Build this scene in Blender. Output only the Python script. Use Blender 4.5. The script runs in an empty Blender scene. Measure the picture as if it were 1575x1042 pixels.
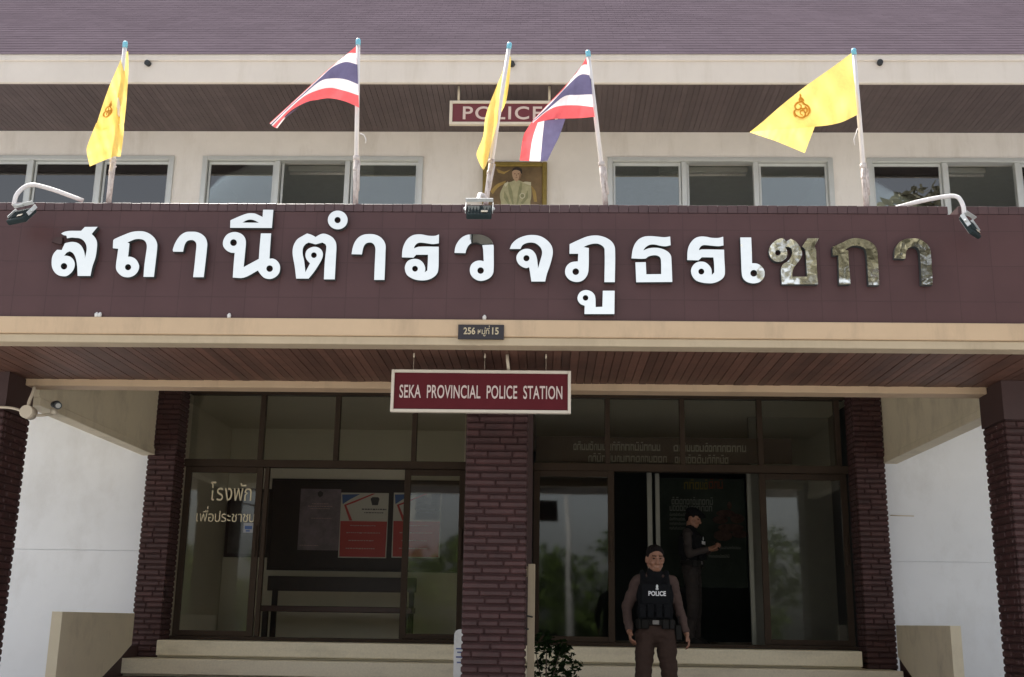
import bpy, bmesh, math, random
from mathutils import Vector, Matrix, noise
R = math.radians
random.seed(7)
SC = bpy.context.scene
COL = SC.collection

# ------------------------------------------------------------------ camera
CZ = 1.55
rx = Vector((0.99947, 0.02876, 0.01530)).normalized()
fw = Vector((-0.03162, 0.96939, 0.24350)).normalized()
up = rx.cross(fw).normalized()
rx = fw.cross(up).normalized()
FPX, CX, CY = 1740.0, 787.5, 521.0
cam = bpy.data.cameras.new('camera'); camo = bpy.data.objects.new('camera', cam); COL.objects.link(camo)
M4 = Matrix((rx, up, -fw)).transposed().to_4x4(); M4.translation = (0, 0, CZ)
camo.matrix_world = M4
cam.sensor_width = 36; cam.lens = 36 * FPX / 1575; cam.clip_end = 2000; cam.clip_start = 0.1
SC.camera = camo
# ------------------------------------------------------------------ sky, sun, exposure
SUN_EL, SUN_AZ = 57.0, -30.0          # azimuth from +Y (behind the building), negative = to the left
w = bpy.data.worlds.new('World'); SC.world = w; w.use_nodes = True
wn = w.node_tree
sky = wn.nodes.new('ShaderNodeTexSky'); sky.sky_type = 'NISHITA'; sky.sun_disc = False
sky.sun_elevation = R(SUN_EL); sky.sun_rotation = R(SUN_AZ) % (2*math.pi)
sky.dust_density = 4.0; sky.air_density = 1.0; sky.ozone_density = 1.0
hs = wn.nodes.new('ShaderNodeHueSaturation'); hs.inputs['Saturation'].default_value = 0.30
wn.links.new(sky.outputs[0], hs.inputs['Color'])
wn.links.new(hs.outputs[0], wn.nodes['Background'].inputs['Color'])
wn.nodes['Background'].inputs['Strength'].default_value = 0.15
sd = bpy.data.lights.new('sun', 'SUN'); sd.energy = 4.0; sd.angle = R(0.5); sd.color = (1, .95, .87)
so = bpy.data.objects.new('sun', sd); COL.objects.link(so)
sv = Vector((math.sin(R(SUN_AZ))*math.cos(R(SUN_EL)), math.cos(R(SUN_AZ))*math.cos(R(SUN_EL)), math.sin(R(SUN_EL))))
so.rotation_euler = sv.to_track_quat('Z', 'Y').to_euler(); so.location = sv*30
SC.view_settings.view_transform = 'Standard'; SC.view_settings.look = 'None'
SC.view_settings.exposure = 1.05; SC.view_settings.gamma = 1
try:
    SC.cycles.use_denoising = True; SC.cycles.max_bounces = 10; SC.cycles.transparent_max_bounces = 16
except Exception: pass

# ------------------------------------------------------------------ helpers
def at(px, py, Y):
    d = rx*((px-CX)/FPX) - up*((py-CY)/FPX) + fw
    return Vector((0, 0, CZ)) + d*(Y/d.y)

def mat(name, col=(.5,.5,.5), rough=.6, metal=0., nz=.0, nscale=8., bump=0., bscale=60., spec=.5, isl=0., dirt=None, coat=0):
    m = bpy.data.materials.new(name); m.use_nodes = True
    n = m.node_tree.nodes; l = m.node_tree.links; b = n['Principled BSDF']
    b.inputs['Roughness'].default_value = rough; b.inputs['Metallic'].default_value = metal
    b.inputs['Specular IOR Level'].default_value = spec
    b.inputs['Coat Weight'].default_value = coat
    b.inputs['Base Color'].default_value = (*col, 1)
    tc = n.new('ShaderNodeTexCoord')
    src = None
    if nz or isl or dirt:
        rgb = n.new('ShaderNodeRGB'); rgb.outputs[0].default_value = (*col, 1); src = rgb.outputs[0]
    if nz:
        t = n.new('ShaderNodeTexNoise'); t.inputs['Scale'].default_value = nscale; t.inputs['Detail'].default_value = 8
        t.inputs['Roughness'].default_value = .65
        l.new(tc.outputs['Object'], t.inputs['Vector'])
        mr = n.new('ShaderNodeMapRange'); mr.inputs['From Min'].default_value = .25; mr.inputs['From Max'].default_value = .75
        mr.inputs['To Min'].default_value = 1-nz; mr.inputs['To Max'].default_value = 1+nz
        l.new(t.outputs['Fac'], mr.inputs['Value'])
        vm = n.new('ShaderNodeVectorMath'); vm.operation = 'SCALE'
        l.new(src, vm.inputs[0]); l.new(mr.outputs[0], vm.inputs['Scale']); src = vm.outputs[0]
    if isl:
        g = n.new('ShaderNodeNewGeometry')
        mr = n.new('ShaderNodeMapRange'); mr.inputs['To Min'].default_value = 1-isl; mr.inputs['To Max'].default_value = 1+isl
        l.new(g.outputs['Random Per Island'], mr.inputs['Value'])
        vm = n.new('ShaderNodeVectorMath'); vm.operation = 'SCALE'
        l.new(src, vm.inputs[0]); l.new(mr.outputs[0], vm.inputs['Scale']); src = vm.outputs[0]
    if dirt:
        # vertical streaks and blotches of grime: (colour, amount, x scale, z scale)
        dc, da, sx, sz = dirt
        mp = n.new('ShaderNodeMapping'); mp.inputs['Scale'].default_value = (sx, sx, sz)
        l.new(tc.outputs['Object'], mp.inputs['Vector'])
        t = n.new('ShaderNodeTexNoise'); t.inputs['Scale'].default_value = 1; t.inputs['Detail'].default_value = 10; t.inputs['Roughness'].default_value = .7
        l.new(mp.outputs[0], t.inputs['Vector'])
        mr = n.new('ShaderNodeMapRange'); mr.inputs['From Min'].default_value = .5; mr.inputs['From Max'].default_value = .78
        mr.inputs['To Max'].default_value = da; l.new(t.outputs['Fac'], mr.inputs['Value'])
        mx = n.new('ShaderNodeMix'); mx.data_type = 'RGBA'
        l.new(mr.outputs[0], mx.inputs['Factor']); l.new(src, mx.inputs[6]); mx.inputs[7].default_value = (*dc, 1); src = mx.outputs[2]
    if src is not None: l.new(src, b.inputs['Base Color'])
    if bump:
        t = n.new('ShaderNodeTexNoise'); t.inputs['Scale'].default_value = bscale; t.inputs['Detail'].default_value = 6
        l.new(tc.outputs['Object'], t.inputs['Vector'])
        bp = n.new('ShaderNodeBump'); bp.inputs['Strength'].default_value = bump; bp.inputs['Distance'].default_value = .01
        l.new(t.outputs['Fac'], bp.inputs['Height']); l.new(bp.outputs[0], b.inputs['Normal'])
    return m

def tile_mat(name, col, mortar, bw, rh, msize, rough=.35, offs=0., var=.12, axis='XZ', bump=.4, nz=.1):
    m = mat(name, col, rough, spec=.3); n = m.node_tree.nodes; l = m.node_tree.links; b = n['Principled BSDF']
    tc = n.new('ShaderNodeTexCoord'); sp = n.new('ShaderNodeSeparateXYZ'); cb = n.new('ShaderNodeCombineXYZ')
    l.new(tc.outputs['Object'], sp.inputs[0])
    l.new(sp.outputs[axis[0]], cb.inputs['X']); l.new(sp.outputs[axis[1]], cb.inputs['Y'])
    br = n.new('ShaderNodeTexBrick'); br.offset = offs; br.squash = 1
    br.inputs['Scale'].default_value = 1; br.inputs['Brick Width'].default_value = bw; br.inputs['Row Height'].default_value = rh
    br.inputs['Mortar Size'].default_value = msize; br.inputs['Mortar Smooth'].default_value = .2; br.inputs['Bias'].default_value = 0
    br.inputs['Color1'].default_value = (*[c*(1-var) for c in col], 1); br.inputs['Color2'].default_value = (*[c*(1+var) for c in col], 1)
    br.inputs['Mortar'].default_value = (*mortar, 1)
    l.new(cb.outputs[0], br.inputs['Vector'])
    t = n.new('ShaderNodeTexNoise'); t.inputs['Scale'].default_value = 3; t.inputs['Detail'].default_value = 9
    l.new(tc.outputs['Object'], t.inputs['Vector'])
    mr = n.new('ShaderNodeMapRange'); mr.inputs['From Min'].default_value = .25; mr.inputs['From Max'].default_value = .75
    mr.inputs['To Min'].default_value = 1-nz; mr.inputs['To Max'].default_value = 1+nz
    l.new(t.outputs['Fac'], mr.inputs['Value'])
    vm = n.new('ShaderNodeVectorMath'); vm.operation = 'SCALE'
    l.new(br.outputs['Color'], vm.inputs[0]); l.new(mr.outputs[0], vm.inputs['Scale']); l.new(vm.outputs[0], b.inputs['Base Color'])
    bp = n.new('ShaderNodeBump'); bp.inputs['Strength'].default_value = bump; bp.inputs['Distance'].default_value = .004; bp.invert = True
    l.new(br.outputs['Fac'], bp.inputs['Height']); l.new(bp.outputs[0], b.inputs['Normal'])
    return m

def glass_mat(name, tint, refl=1.0, rough=.0, ior=1.5):
    m = bpy.data.materials.new(name); m.use_nodes = True
    n = m.node_tree.nodes; l = m.node_tree.links; n.remove(n['Principled BSDF'])
    tr = n.new('ShaderNodeBsdfTransparent'); tr.inputs[0].default_value = (*tint, 1)
    gl = n.new('ShaderNodeBsdfGlossy'); gl.inputs['Roughness'].default_value = rough; gl.inputs[0].default_value = (refl, refl, refl, 1)
    tx = n.new('ShaderNodeTexNoise'); tx.inputs['Scale'].default_value = .9; tx.inputs['Detail'].default_value = 1
    tc = n.new('ShaderNodeTexCoord'); l.new(tc.outputs['Object'], tx.inputs['Vector'])
    bp = n.new('ShaderNodeBump'); bp.inputs['Strength'].default_value = .05; bp.inputs['Distance'].default_value = .05
    l.new(tx.outputs['Fac'], bp.inputs['Height']); l.new(bp.outputs[0], gl.inputs['Normal'])
    fr = n.new('ShaderNodeFresnel'); fr.inputs['IOR'].default_value = ior
    mx = n.new('ShaderNodeMixShader')
    l.new(fr.outputs[0], mx.inputs[0]); l.new(tr.outputs[0], mx.inputs[1]); l.new(gl.outputs[0], mx.inputs[2])
    l.new(mx.outputs[0], n['Material Output'].inputs[0])
    return m

def cloth_mat(name, col, trans=.5, nz=.05):
    m = bpy.data.materials.new(name); m.use_nodes = True
    n = m.node_tree.nodes; l = m.node_tree.links; n.remove(n['Principled BSDF'])
    tc = n.new('ShaderNodeTexCoord'); t = n.new('ShaderNodeTexNoise'); t.inputs['Scale'].default_value = 40; t.inputs['Detail'].default_value = 4
    l.new(tc.outputs['Object'], t.inputs['Vector'])
    mr = n.new('ShaderNodeMapRange'); mr.inputs['To Min'].default_value = 1-nz*2; mr.inputs['To Max'].default_value = 1+nz*2
    l.new(t.outputs['Fac'], mr.inputs['Value'])
    vm = n.new('ShaderNodeVectorMath'); vm.operation = 'SCALE'; vm.inputs[0].default_value = col; l.new(mr.outputs[0], vm.inputs['Scale'])
    a = n.new('ShaderNodeBsdfDiffuse'); b = n.new('ShaderNodeBsdfTranslucent')
    l.new(vm.outputs[0], a.inputs[0]); l.new(vm.outputs[0], b.inputs[0])
    mx = n.new('ShaderNodeMixShader'); mx.inputs[0].default_value = trans
    l.new(a.outputs[0], mx.inputs[1]); l.new(b.outputs[0], mx.inputs[2]); l.new(mx.outputs[0], n['Material Output'].inputs[0])
    return m

class MB:
    """collects shapes, then becomes ONE mesh object"""
    def __init__(s): s.bm = bmesh.new()
    def _cur(s, mi, v0):
        s.bm.verts.index_update()
    def box(s, a, b, bev=0., mi=0, jit=0.):
        x0, y0, z0 = [min(p, q) for p, q in zip(a, b)]; x1, y1, z1 = [max(p, q) for p, q in zip(a, b)]
        vs = [s.bm.verts.new((x, y, z)) for x in (x0, x1) for y in (y0, y1) for z in (z0, z1)]
        fs = [s.bm.faces.new([vs[i] for i in f]) for f in ((0,1,3,2),(4,6,7,5),(0,4,5,1),(2,3,7,6),(0,2,6,4),(1,5,7,3))]
        for f in fs: f.material_index = mi
        if bev:
            es = list({e for f in fs for e in f.edges})
            bmesh.ops.bevel(s.bm, geom=es, offset=bev, segments=1, affect='EDGES', profile=.5)
        return s
    def obox(s, c, size, rot, bev=0., mi=0):
        """box of size about centre c turned by a rotation matrix"""
        m = MB().box([-q/2 for q in size], [q/2 for q in size], bev, mi)
        bmesh.ops.transform(m.bm, matrix=Matrix.Translation(c) @ rot.to_4x4(), verts=m.bm.verts)
        return s.join(m)
    def join(s, m):
        me = bpy.data.meshes.new('tmp'); m.bm.to_mesh(me); s.bm.from_mesh(me); bpy.data.meshes.remove(me); m.bm.free(); return s
    def tube(s, pts, r, seg=10, mi=0, cap=True):
        pts = [Vector(p) for p in pts]; rr = r if isinstance(r, (list, tuple)) else [r]*len(pts)
        rings = []; prev = None
        for i, p in enumerate(pts):
            t = (pts[min(i+1, len(pts)-1)] - pts[max(i-1, 0)]).normalized()
            if prev is None:
                a = t.orthogonal().normalized()
            else:
                a = (prev - t*prev.dot(t)).normalized()
            prev = a; b = t.cross(a)
            rings.append([s.bm.verts.new(p + (a*math.cos(2*math.pi*k/seg) + b*math.sin(2*math.pi*k/seg))*rr[i]) for k in range(seg)])
        for q in range(len(rings)-1):
            for k in range(seg):
                f = s.bm.faces.new((rings[q][k], rings[q][(k+1)%seg], rings[q+1][(k+1)%seg], rings[q+1][k])); f.material_index = mi; f.smooth = True
        if cap:
            f = s.bm.faces.new(list(reversed(rings[0]))); f.material_index = mi; f = s.bm.faces.new(rings[-1]); f.material_index = mi
        return s
    def prism(s, pts, n, mi=0):
        """planar polygon pushed along n"""
        n = Vector(n); a = [s.bm.verts.new(p) for p in pts]; b = [s.bm.verts.new(Vector(p)+n) for p in pts]
        fs = [s.bm.faces.new(a), s.bm.faces.new(list(reversed(b)))]
        for i in range(len(a)):
            j = (i+1) % len(a); fs.append(s.bm.faces.new((a[j], a[i], b[i], b[j])))
        for f in fs: f.material_index = mi
        return s
    def ell(s, c, r, u=16, v=10, mi=0, rot=None):
        m = Matrix.Translation(c) @ (rot.to_4x4() if rot else Matrix()) @ Matrix.Diagonal((*r, 1))
        q = bmesh.ops.create_uvsphere(s.bm, u_segments=u, v_segments=v, radius=1, matrix=m)
        for vv in q['verts']:
            for f in vv.link_faces: f.material_index = mi; f.smooth = True
        return s
    def caps(s, p, r0, q, r1):
        """tapered capsule"""
        p = Vector(p); q = Vector(q); d = (q-p); L = d.length
        if L < 1e-5: return s.ell(p, (r0,)*3)
        t = d/L; a = t.orthogonal().normalized(); b = t.cross(a); pts = []
        n = 6
        for i in range(n+1):
            th = -math.pi/2 + (math.pi/2)*i/n; pts.append((p + t*math.sin(th)*r0, r0*math.cos(th)))
        for i in range(n+1):
            th = (math.pi/2)*i/n; pts.append((q + t*math.sin(th)*r1, r1*math.cos(th)))
        seg = 14; rings = []
        for c, rr in pts:
            rr = max(rr, 1e-4)
            rings.append([s.bm.verts.new(c + (a*math.cos(2*math.pi*k/seg)+b*math.sin(2*math.pi*k/seg))*rr) for k in range(seg)])
        for i in range(len(rings)-1):
            for k in range(seg):
                f = s.bm.faces.new((rings[i][k], rings[i][(k+1)%seg], rings[i+1][(k+1)%seg], rings[i+1][k])); f.smooth = True
        s.bm.faces.new(list(reversed(rings[0]))); s.bm.faces.new(rings[-1])
        return s
    def mesh(s, name):
        bmesh.ops.recalc_face_normals(s.bm, faces=s.bm.faces)
        me = bpy.data.meshes.new(name); s.bm.to_mesh(me); s.bm.free(); return me
    def build(s, name, m, parent=None, recalc=True):
        if recalc: bmesh.ops.recalc_face_normals(s.bm, faces=s.bm.faces)
        me = bpy.data.meshes.new(name); s.bm.to_mesh(me); s.bm.free()
        return obj(name, me, m, parent)

def obj(name, me, m, parent=None):
    o = bpy.data.objects.new(name, me); COL.objects.link(o)
    for q in (m if isinstance(m, (list, tuple)) else [m]):
        if q is not None: me.materials.append(q)
    if parent is not None:
        o.parent = parent
        o.matrix_parent_inverse = parent_world(parent).inverted()
    return o
def parent_world(p):
    m = Matrix.LocRotScale(p.location, p.rotation_euler, p.scale)
    if p.parent: m = parent_world(p.parent) @ p.matrix_parent_inverse @ m
    return m
def thing(name, label, cat, loc=(0,0,0), rz=0, group=None):
    o = bpy.data.objects.new(name, None); COL.objects.link(o); o.location = loc; o.rotation_euler = (0, 0, rz)
    o.empty_display_size = .2
    return tag(o, label, cat, group)
def tag(o, label, cat, group=None, kind=None):
    o['label'] = label; o['category'] = cat
    if group: o['group'] = group
    if kind: o['kind'] = kind
    return o
def struct(o): o['kind'] = 'structure'; return o
def local(o, *names): pass

def smooth_loop(pts, step=4, corner=38, closed=True):
    """Catmull-Rom through the points; sharp turns stay corners, long runs stay straight"""
    P = [Vector(p) for p in pts]; n = len(P); out = []
    def corner_at(i):
        a = (P[i]-P[i-1]); b = (P[(i+1) % n]-P[i])
        if a.length < 1e-6 or b.length < 1e-6: return True
        return math.degrees(a.angle(b)) > corner
    cs = [corner_at(i) for i in range(n)]
    for i in range(n):
        p0, p1, p2, p3 = P[i-1], P[i], P[(i+1) % n], P[(i+2) % n]
        L = (p2-p1).length
        def tan(a, b, c):
            t = (c-a); return t.normalized()*L if t.length > 1e-6 else Vector((0, 0))
        m1 = (p2-p1) if cs[i] else tan(p0, p1, p2)
        m2 = (p2-p1) if cs[(i+1) % n] else tan(p1, p2, p3)
        for k in range(step):
            t = k/step; t2 = t*t; t3 = t2*t
            out.append(p1*(2*t3-3*t2+1) + m1*(t3-2*t2+t) + p2*(-2*t3+3*t2) + m2*(t3-t2))
    return out

def flat_shape(loops, place, depth):
    """fill loops (outer first, then holes) and give it thickness; place maps a 2D point to 3D, depth = 3D vector to the back"""
    bm = bmesh.new(); edges = []; allv = []
    for lp in loops:
        vs = [bm.verts.new((p[0], p[1], 0)) for p in lp]; allv.append(vs)
        for i in range(len(vs)): edges.append(bm.edges.new((vs[i], vs[(i+1) % len(vs)])))
    bmesh.ops.triangle_fill(bm, use_beauty=True, use_dissolve=False, edges=edges)
    faces = list(bm.faces)
    for f in faces: f.normal_update()
    front = [[v.co.copy() for v in f.verts] for f in faces]
    out = MB(); key = {}
    def V(p, d):
        k = (round(p[0], 4), round(p[1], 4), d)
        if k not in key:
            q = place(p[0], p[1]); key[k] = out.bm.verts.new(q + depth if d else q)
        return key[k]
    for f in front:
        for d in (0, 1):
            try: out.bm.faces.new([V(p, d) for p in (f if d else list(reversed(f)))])
            except ValueError: pass
    for lp in loops:
        for i in range(len(lp)):
            a, b = lp[i], lp[(i+1) % len(lp)]
            try: out.bm.faces.new((V(a, 0), V(b, 0), V(b, 1), V(a, 1)))
            except ValueError: pass
    bm.free()
    return out

def circle(cx, cy, r, n=20, ry=None):
    ry = ry or r
    return [(cx+r*math.cos(2*math.pi*k/n), cy+ry*math.sin(2*math.pi*k/n)) for k in range(n)]

FONTADV = {}
def text_raw(body, ext=0.):
    c = bpy.data.curves.new('t', 'FONT'); c.body = body; c.extrude = ext; c.resolution_u = 4
    o = bpy.data.objects.new('t', c); COL.objects.link(o)
    dg = bpy.context.evaluated_depsgraph_get(); me = bpy.data.meshes.new_from_object(o.evaluated_get(dg))
    bpy.data.objects.remove(o); bpy.data.curves.remove(c)
    return me
def text_mb(body, width, height, centre, ext=.003, bold=0., spacing=1.):
    """lettering fitted into width x height, upright, facing -Y, centred at centre"""
    c = bpy.data.curves.new('t', 'FONT'); c.body = body; c.extrude = .02; c.resolution_u = 5; c.offset = bold; c.space_character = spacing
    o = bpy.data.objects.new('t', c); COL.objects.link(o)
    dg = bpy.context.evaluated_depsgraph_get(); me = bpy.data.meshes.new_from_object(o.evaluated_get(dg))
    bpy.data.objects.remove(o); bpy.data.curves.remove(c)
    m = MB(); m.bm.from_mesh(me); bpy.data.meshes.remove(me)
    xs = [v.co.x for v in m.bm.verts]; ys = [v.co.y for v in m.bm.verts]
    x0, x1, y0, y1 = min(xs), max(xs), min(ys), max(ys)
    for v in m.bm.verts:
        x = (v.co.x-(x0+x1)/2)*width/(x1-x0); z = (v.co.y-(y0+y1)/2)*height/(y1-y0); y = -v.co.z/.02*ext
        v.co = Vector(centre) + Vector((x, y, z))
    for f in m.bm.faces: f.material_index = 0
    return m

# ------------------------------------------------------------------ materials
CREAM = mat('cream_paint', (.82,.785,.76), .65, nz=.06, nscale=2.2, bump=.08, bscale=45, dirt=((.45,.40,.34), .5, 2.2, .5))
EAVE = mat('eave_paint', (.68,.63,.59), .6, nz=.05, nscale=1.6, bump=.05, bscale=30, dirt=((.45,.40,.33), .4, 3.5, .5))
TAN = mat('tan_paint', (.60,.435,.28), .6, nz=.07, nscale=2.0, bump=.06, bscale=35, dirt=((.33,.24,.16), .65, 3.2, .9))
TAN2 = mat('tan_paint_worn', (.52,.42,.29), .65, nz=.09, nscale=3.0, bump=.06, bscale=35, dirt=((.30,.23,.15), .5, 3, 1))
BEAM = mat('beam_paint', (.80,.71,.53), .65, nz=.06, nscale=1.7, bump=.06, bscale=40, dirt=((.36,.30,.21), .6, 2, 1.2))
WHITEWALL = mat('white_wall_paint', (.86,.88,.92), .7, nz=.04, nscale=1.3, bump=.06, bscale=50, dirt=((.52,.51,.50), .4, 1.6, .9))
MAROON = tile_mat('maroon_tile', (.092,.047,.048), (.072,.037,.038), .262, .284, .0032, rough=.42, var=.035, nz=.09)
SOLDIER = mat('maroon_edge_tile', (.086,.046,.048), .4, nz=.14, nscale=14, isl=.10, bump=.05)
BRICK = mat('painted_brick', (.058,.022,.021), .6, nz=.35, nscale=7, isl=.16, bump=.5, bscale=55)
MORTAR = mat('brick_joint', (.036,.015,.014), .9, nz=.2, nscale=30, bump=.3)
PLASTER = mat('maroon_plaster', (.062,.032,.031), .6, nz=.12, nscale=6, bump=.1)
WOODD = mat('dark_soffit_board', (.135,.064,.044), .55, nz=.28, nscale=5, isl=.25, bump=.08)
WOODG = mat('eave_soffit_board', (.092,.068,.072), .6, nz=.2, nscale=5, isl=.12, bump=.08)
ROOFM = mat('roof_tile', (.112,.090,.108), .8, spec=.0, nz=.10, nscale=.8, isl=.05, bump=.05, bscale=40)
ALU = mat('aluminium_frame', (.62,.64,.64), .4, .35, nz=.05)
BRONZE = mat('bronze_frame', (.050,.033,.022), .75, 0., spec=.25, nz=.12)
DARKIN = mat('dark_interior_paint', (.50,.52,.50), .8, nz=.08)
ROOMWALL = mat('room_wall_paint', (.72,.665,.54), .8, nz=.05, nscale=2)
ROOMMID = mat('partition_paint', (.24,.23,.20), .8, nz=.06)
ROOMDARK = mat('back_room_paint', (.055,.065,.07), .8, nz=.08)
GRANITE = mat('terrazzo_step', (.78,.70,.53), .45, nz=.10, nscale=45, bump=.03, dirt=((.30,.26,.19), .45, 1.5, 6))
REDTILE = mat('red_step_tile', (.16,.062,.048), .5, nz=.2, nscale=9)
CONC = mat('concrete_ground', (.35,.345,.335), .85, nz=.18, nscale=.7, bump=.2, bscale=20)
GLASS = glass_mat('reflective_glass', (.74,.80,.79), ior=2.2, refl=.86)
GLASSB = glass_mat('tinted_glass', (.86,.87,.84), ior=1.6, rough=.035, refl=.9)
STEEL = mat('mirror_steel', (.93,.925,.87), .04, 1.0)
_n = STEEL.node_tree.nodes; _l = STEEL.node_tree.links
_t = _n.new('ShaderNodeTexNoise'); _t.inputs['Scale'].default_value = 5.5; _t.inputs['Detail'].default_value = 2
_c = _n.new('ShaderNodeTexCoord'); _l.new(_c.outputs['Object'], _t.inputs['Vector'])
_b = _n.new('ShaderNodeBump'); _b.inputs['Strength'].default_value = .12; _b.inputs['Distance'].default_value = .02
_l.new(_t.outputs['Fac'], _b.inputs['Height']); _l.new(_b.outputs[0], _n['Principled BSDF'].inputs['Normal'])
STEELSIDE = mat('dull_steel_edge', (.075,.09,.092), .4, .3)
WHITE = mat('white_paint', (.78,.77,.75), .5, nz=.05, nscale=12, dirt=((.35,.3,.24), .4, 10, 4))
POLEW = mat('white_pole_paint', (.80,.76,.76), .45, nz=.06, nscale=12)
RUST = mat('rusty_pipe', (.60,.54,.52), .6, .0, nz=.2, nscale=16, bump=.3, dirt=((.15,.075,.05), 1.0, 34, 15))
BLUECAP = mat('light_blue_plastic', (.20,.55,.72), .4)
BLACK = mat('black_plastic', (.02,.022,.024), .45)
GREENBLK = mat('dark_lamp_body', (.022,.033,.035), .75, nz=.1, spec=.2)
LENS = mat('lamp_lens', (.35,.36,.34), .15, spec=.8)
SIGNRED = mat('sign_red', (.100,.013,.018), .7, spec=.15, nz=.06, nscale=6)
SIGNRED2 = mat('upper_sign_red', (.155,.044,.055), .7, spec=.15, nz=.06, nscale=6)
SIGNFRAME = mat('sign_frame_paint', (.62,.55,.46), .5, nz=.05, nscale=9)
SIGNTEXT = mat('sign_letter_paint', (.60,.48,.44), .5)
PLAQUE = mat('plaque_black', (.022,.015,.018), .3)
GOLDTXT = mat('plaque_letter_paint', (.55,.46,.30), .5)
PVC = mat('cream_conduit', (.62,.54,.42), .45, nz=.05)
YEL = cloth_mat('yellow_cloth', (.86,.66,.22), .55)
YELE = cloth_mat('gold_emblem', (.72,.42,.09), .5) if True else mat('gold_emblem', (.42,.20,.02), .6)
FR = cloth_mat('flag_red', (.70,.125,.14), .5); FWH = cloth_mat('flag_white', (.74,.69,.73), .5); FBL = cloth_mat('flag_blue', (.125,.115,.21), .45)

# ------------------------------------------------------------------ ground
struct(MB().box((-60,-60,-.3), (60,40,0)).build('ground', CONC))

# ================================================================== the building
B = thing('police_station', 'two-storey cream police station with maroon tiled entrance canopy and brown roof', 'building', (0, 13.5, 0))
GY = 13.5                                        # plane of the glazing and of the walls
# --- lower white walls either side of the porch, with a construction joint
for sx, (a, b) in ((-1, (-9.5, -4.60)), (1, (3.84, 8.8))):
    m = MB()
    m.box((a, GY-.04, 0), (b, GY+.2, 2.302)); m.box((a, GY-.04, 2.309), (b, GY+.2, 4.6)); m.box((a, GY-.025, 2.302), (b, GY+.2, 2.309))
    m.build('ground_floor_wall', WHITEWALL, B)
MB().tube([(4.02,13.44,2.83),(4.02,13.42,2.83),(4.28,13.42,2.825)], .006, 6).build('pipe_stub', PVC, B)
# --- upper wall with window openings
WINS = [(-7.67,-4.86), (-4.45,-1.635), (.765,3.575), (4.045,6.86)]
WZ0, WZ1, SOF = 6.0, 7.315, 7.69
m = MB()
xs = [-9.5] + [v for wv in WINS for v in wv] + [8.8]
for i in range(0, len(xs), 2): m.box((xs[i], GY, 4.62), (xs[i+1], GY+.2, SOF))
for a, b in WINS:
    m.box((a, GY+.001, 4.62), (b, GY+.2, WZ0)); m.box((a, GY+.001, WZ1), (b, GY+.2, SOF))
m.build('upper_wall', CREAM, B)
for (a, b), panes in zip(WINS, ((0,1,2),(0,2),(0,2),(0,2))):
    wf = MB()
    wf.box((a-.02, GY-.03, WZ0-.03), (a+.045, GY+.1, WZ1+.02), .004); wf.box((b-.045, GY-.03, WZ0-.03), (b+.02, GY+.1, WZ1+.02), .004)
    wf.box((a+.045, GY-.03, WZ1-.035), (b-.045, GY+.1, WZ1+.02), .004); wf.box((a+.045, GY-.03, WZ0-.03), (b-.045, GY+.1, WZ0+.04), .004)
    fo = wf.build('window', ALU, B)
    L = (b-a-.09)/3
    for k in (1, 2):
        xx = a+.045+L*k
        MB().box((xx-.033, GY-.012, WZ0+.042), (xx+.033, GY+.07, WZ1-.037), .004).build('mullion', ALU, fo)
    for k in range(3):
        x0, x1 = a+.05+L*k+(.035 if k else 0), a+.045+L*(k+1)-(.035 if k < 2 else 0)
        yy = GY+.03
        if k in panes:
            s = MB(); z0, z1 = WZ0+.045, WZ1-.04
            s.box((x0+.004, yy, z0), (x0+.03, yy+.03, z1)); s.box((x1-.03, yy, z0), (x1-.004, yy+.03, z1))
            s.box((x0+.03, yy, z1-.035), (x1-.03, yy+.03, z1)); s.box((x0+.03, yy, z0), (x1-.03, yy+.03, z0+.04))
            s.build('sash', ALU, fo)
            MB().box((x0+.031, yy+.012, z0+.041), (x1-.031, yy+.017, z1-.036)).build('pane', GLASS, fo)
        elif k == 1:   # the middle light is slid open over its neighbour
            s = MB(); s.box((x0+.004, yy+.034, WZ0+.045), (x0+.03, yy+.06, WZ1-.04)); s.build('sash', ALU, fo)
# upper rooms behind the windows
m = MB()
m.box((-9.4, 18.0, 4.7), (8.7, 18.1, 5.2)); m.box((-9.4, 18.0, 6.9), (8.7, 18.1, 7.62)); [m.box((xx, 18.0, 5.201), (xx+.5, 18.1, 6.899)) for xx in (-9.4,-7,-5,-2.9,-.8,1.4,3.6,6,8.2)]; m.box((-9.5, 13.72, 7.62), (8.8, 18.1, 7.66)); m.box((-9.5, 13.72, 4.64), (8.8, 18.1, 4.7))  # back wall openings added out of view to let light reach the ceiling
for xx in (-9.4, -4.68, -.5, 3.8, 8.7): m.box((xx-.04, 13.75, 4.71), (xx+.04, 17.99, 7.61))
m.build('upper_room', DARKIN, B)
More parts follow.
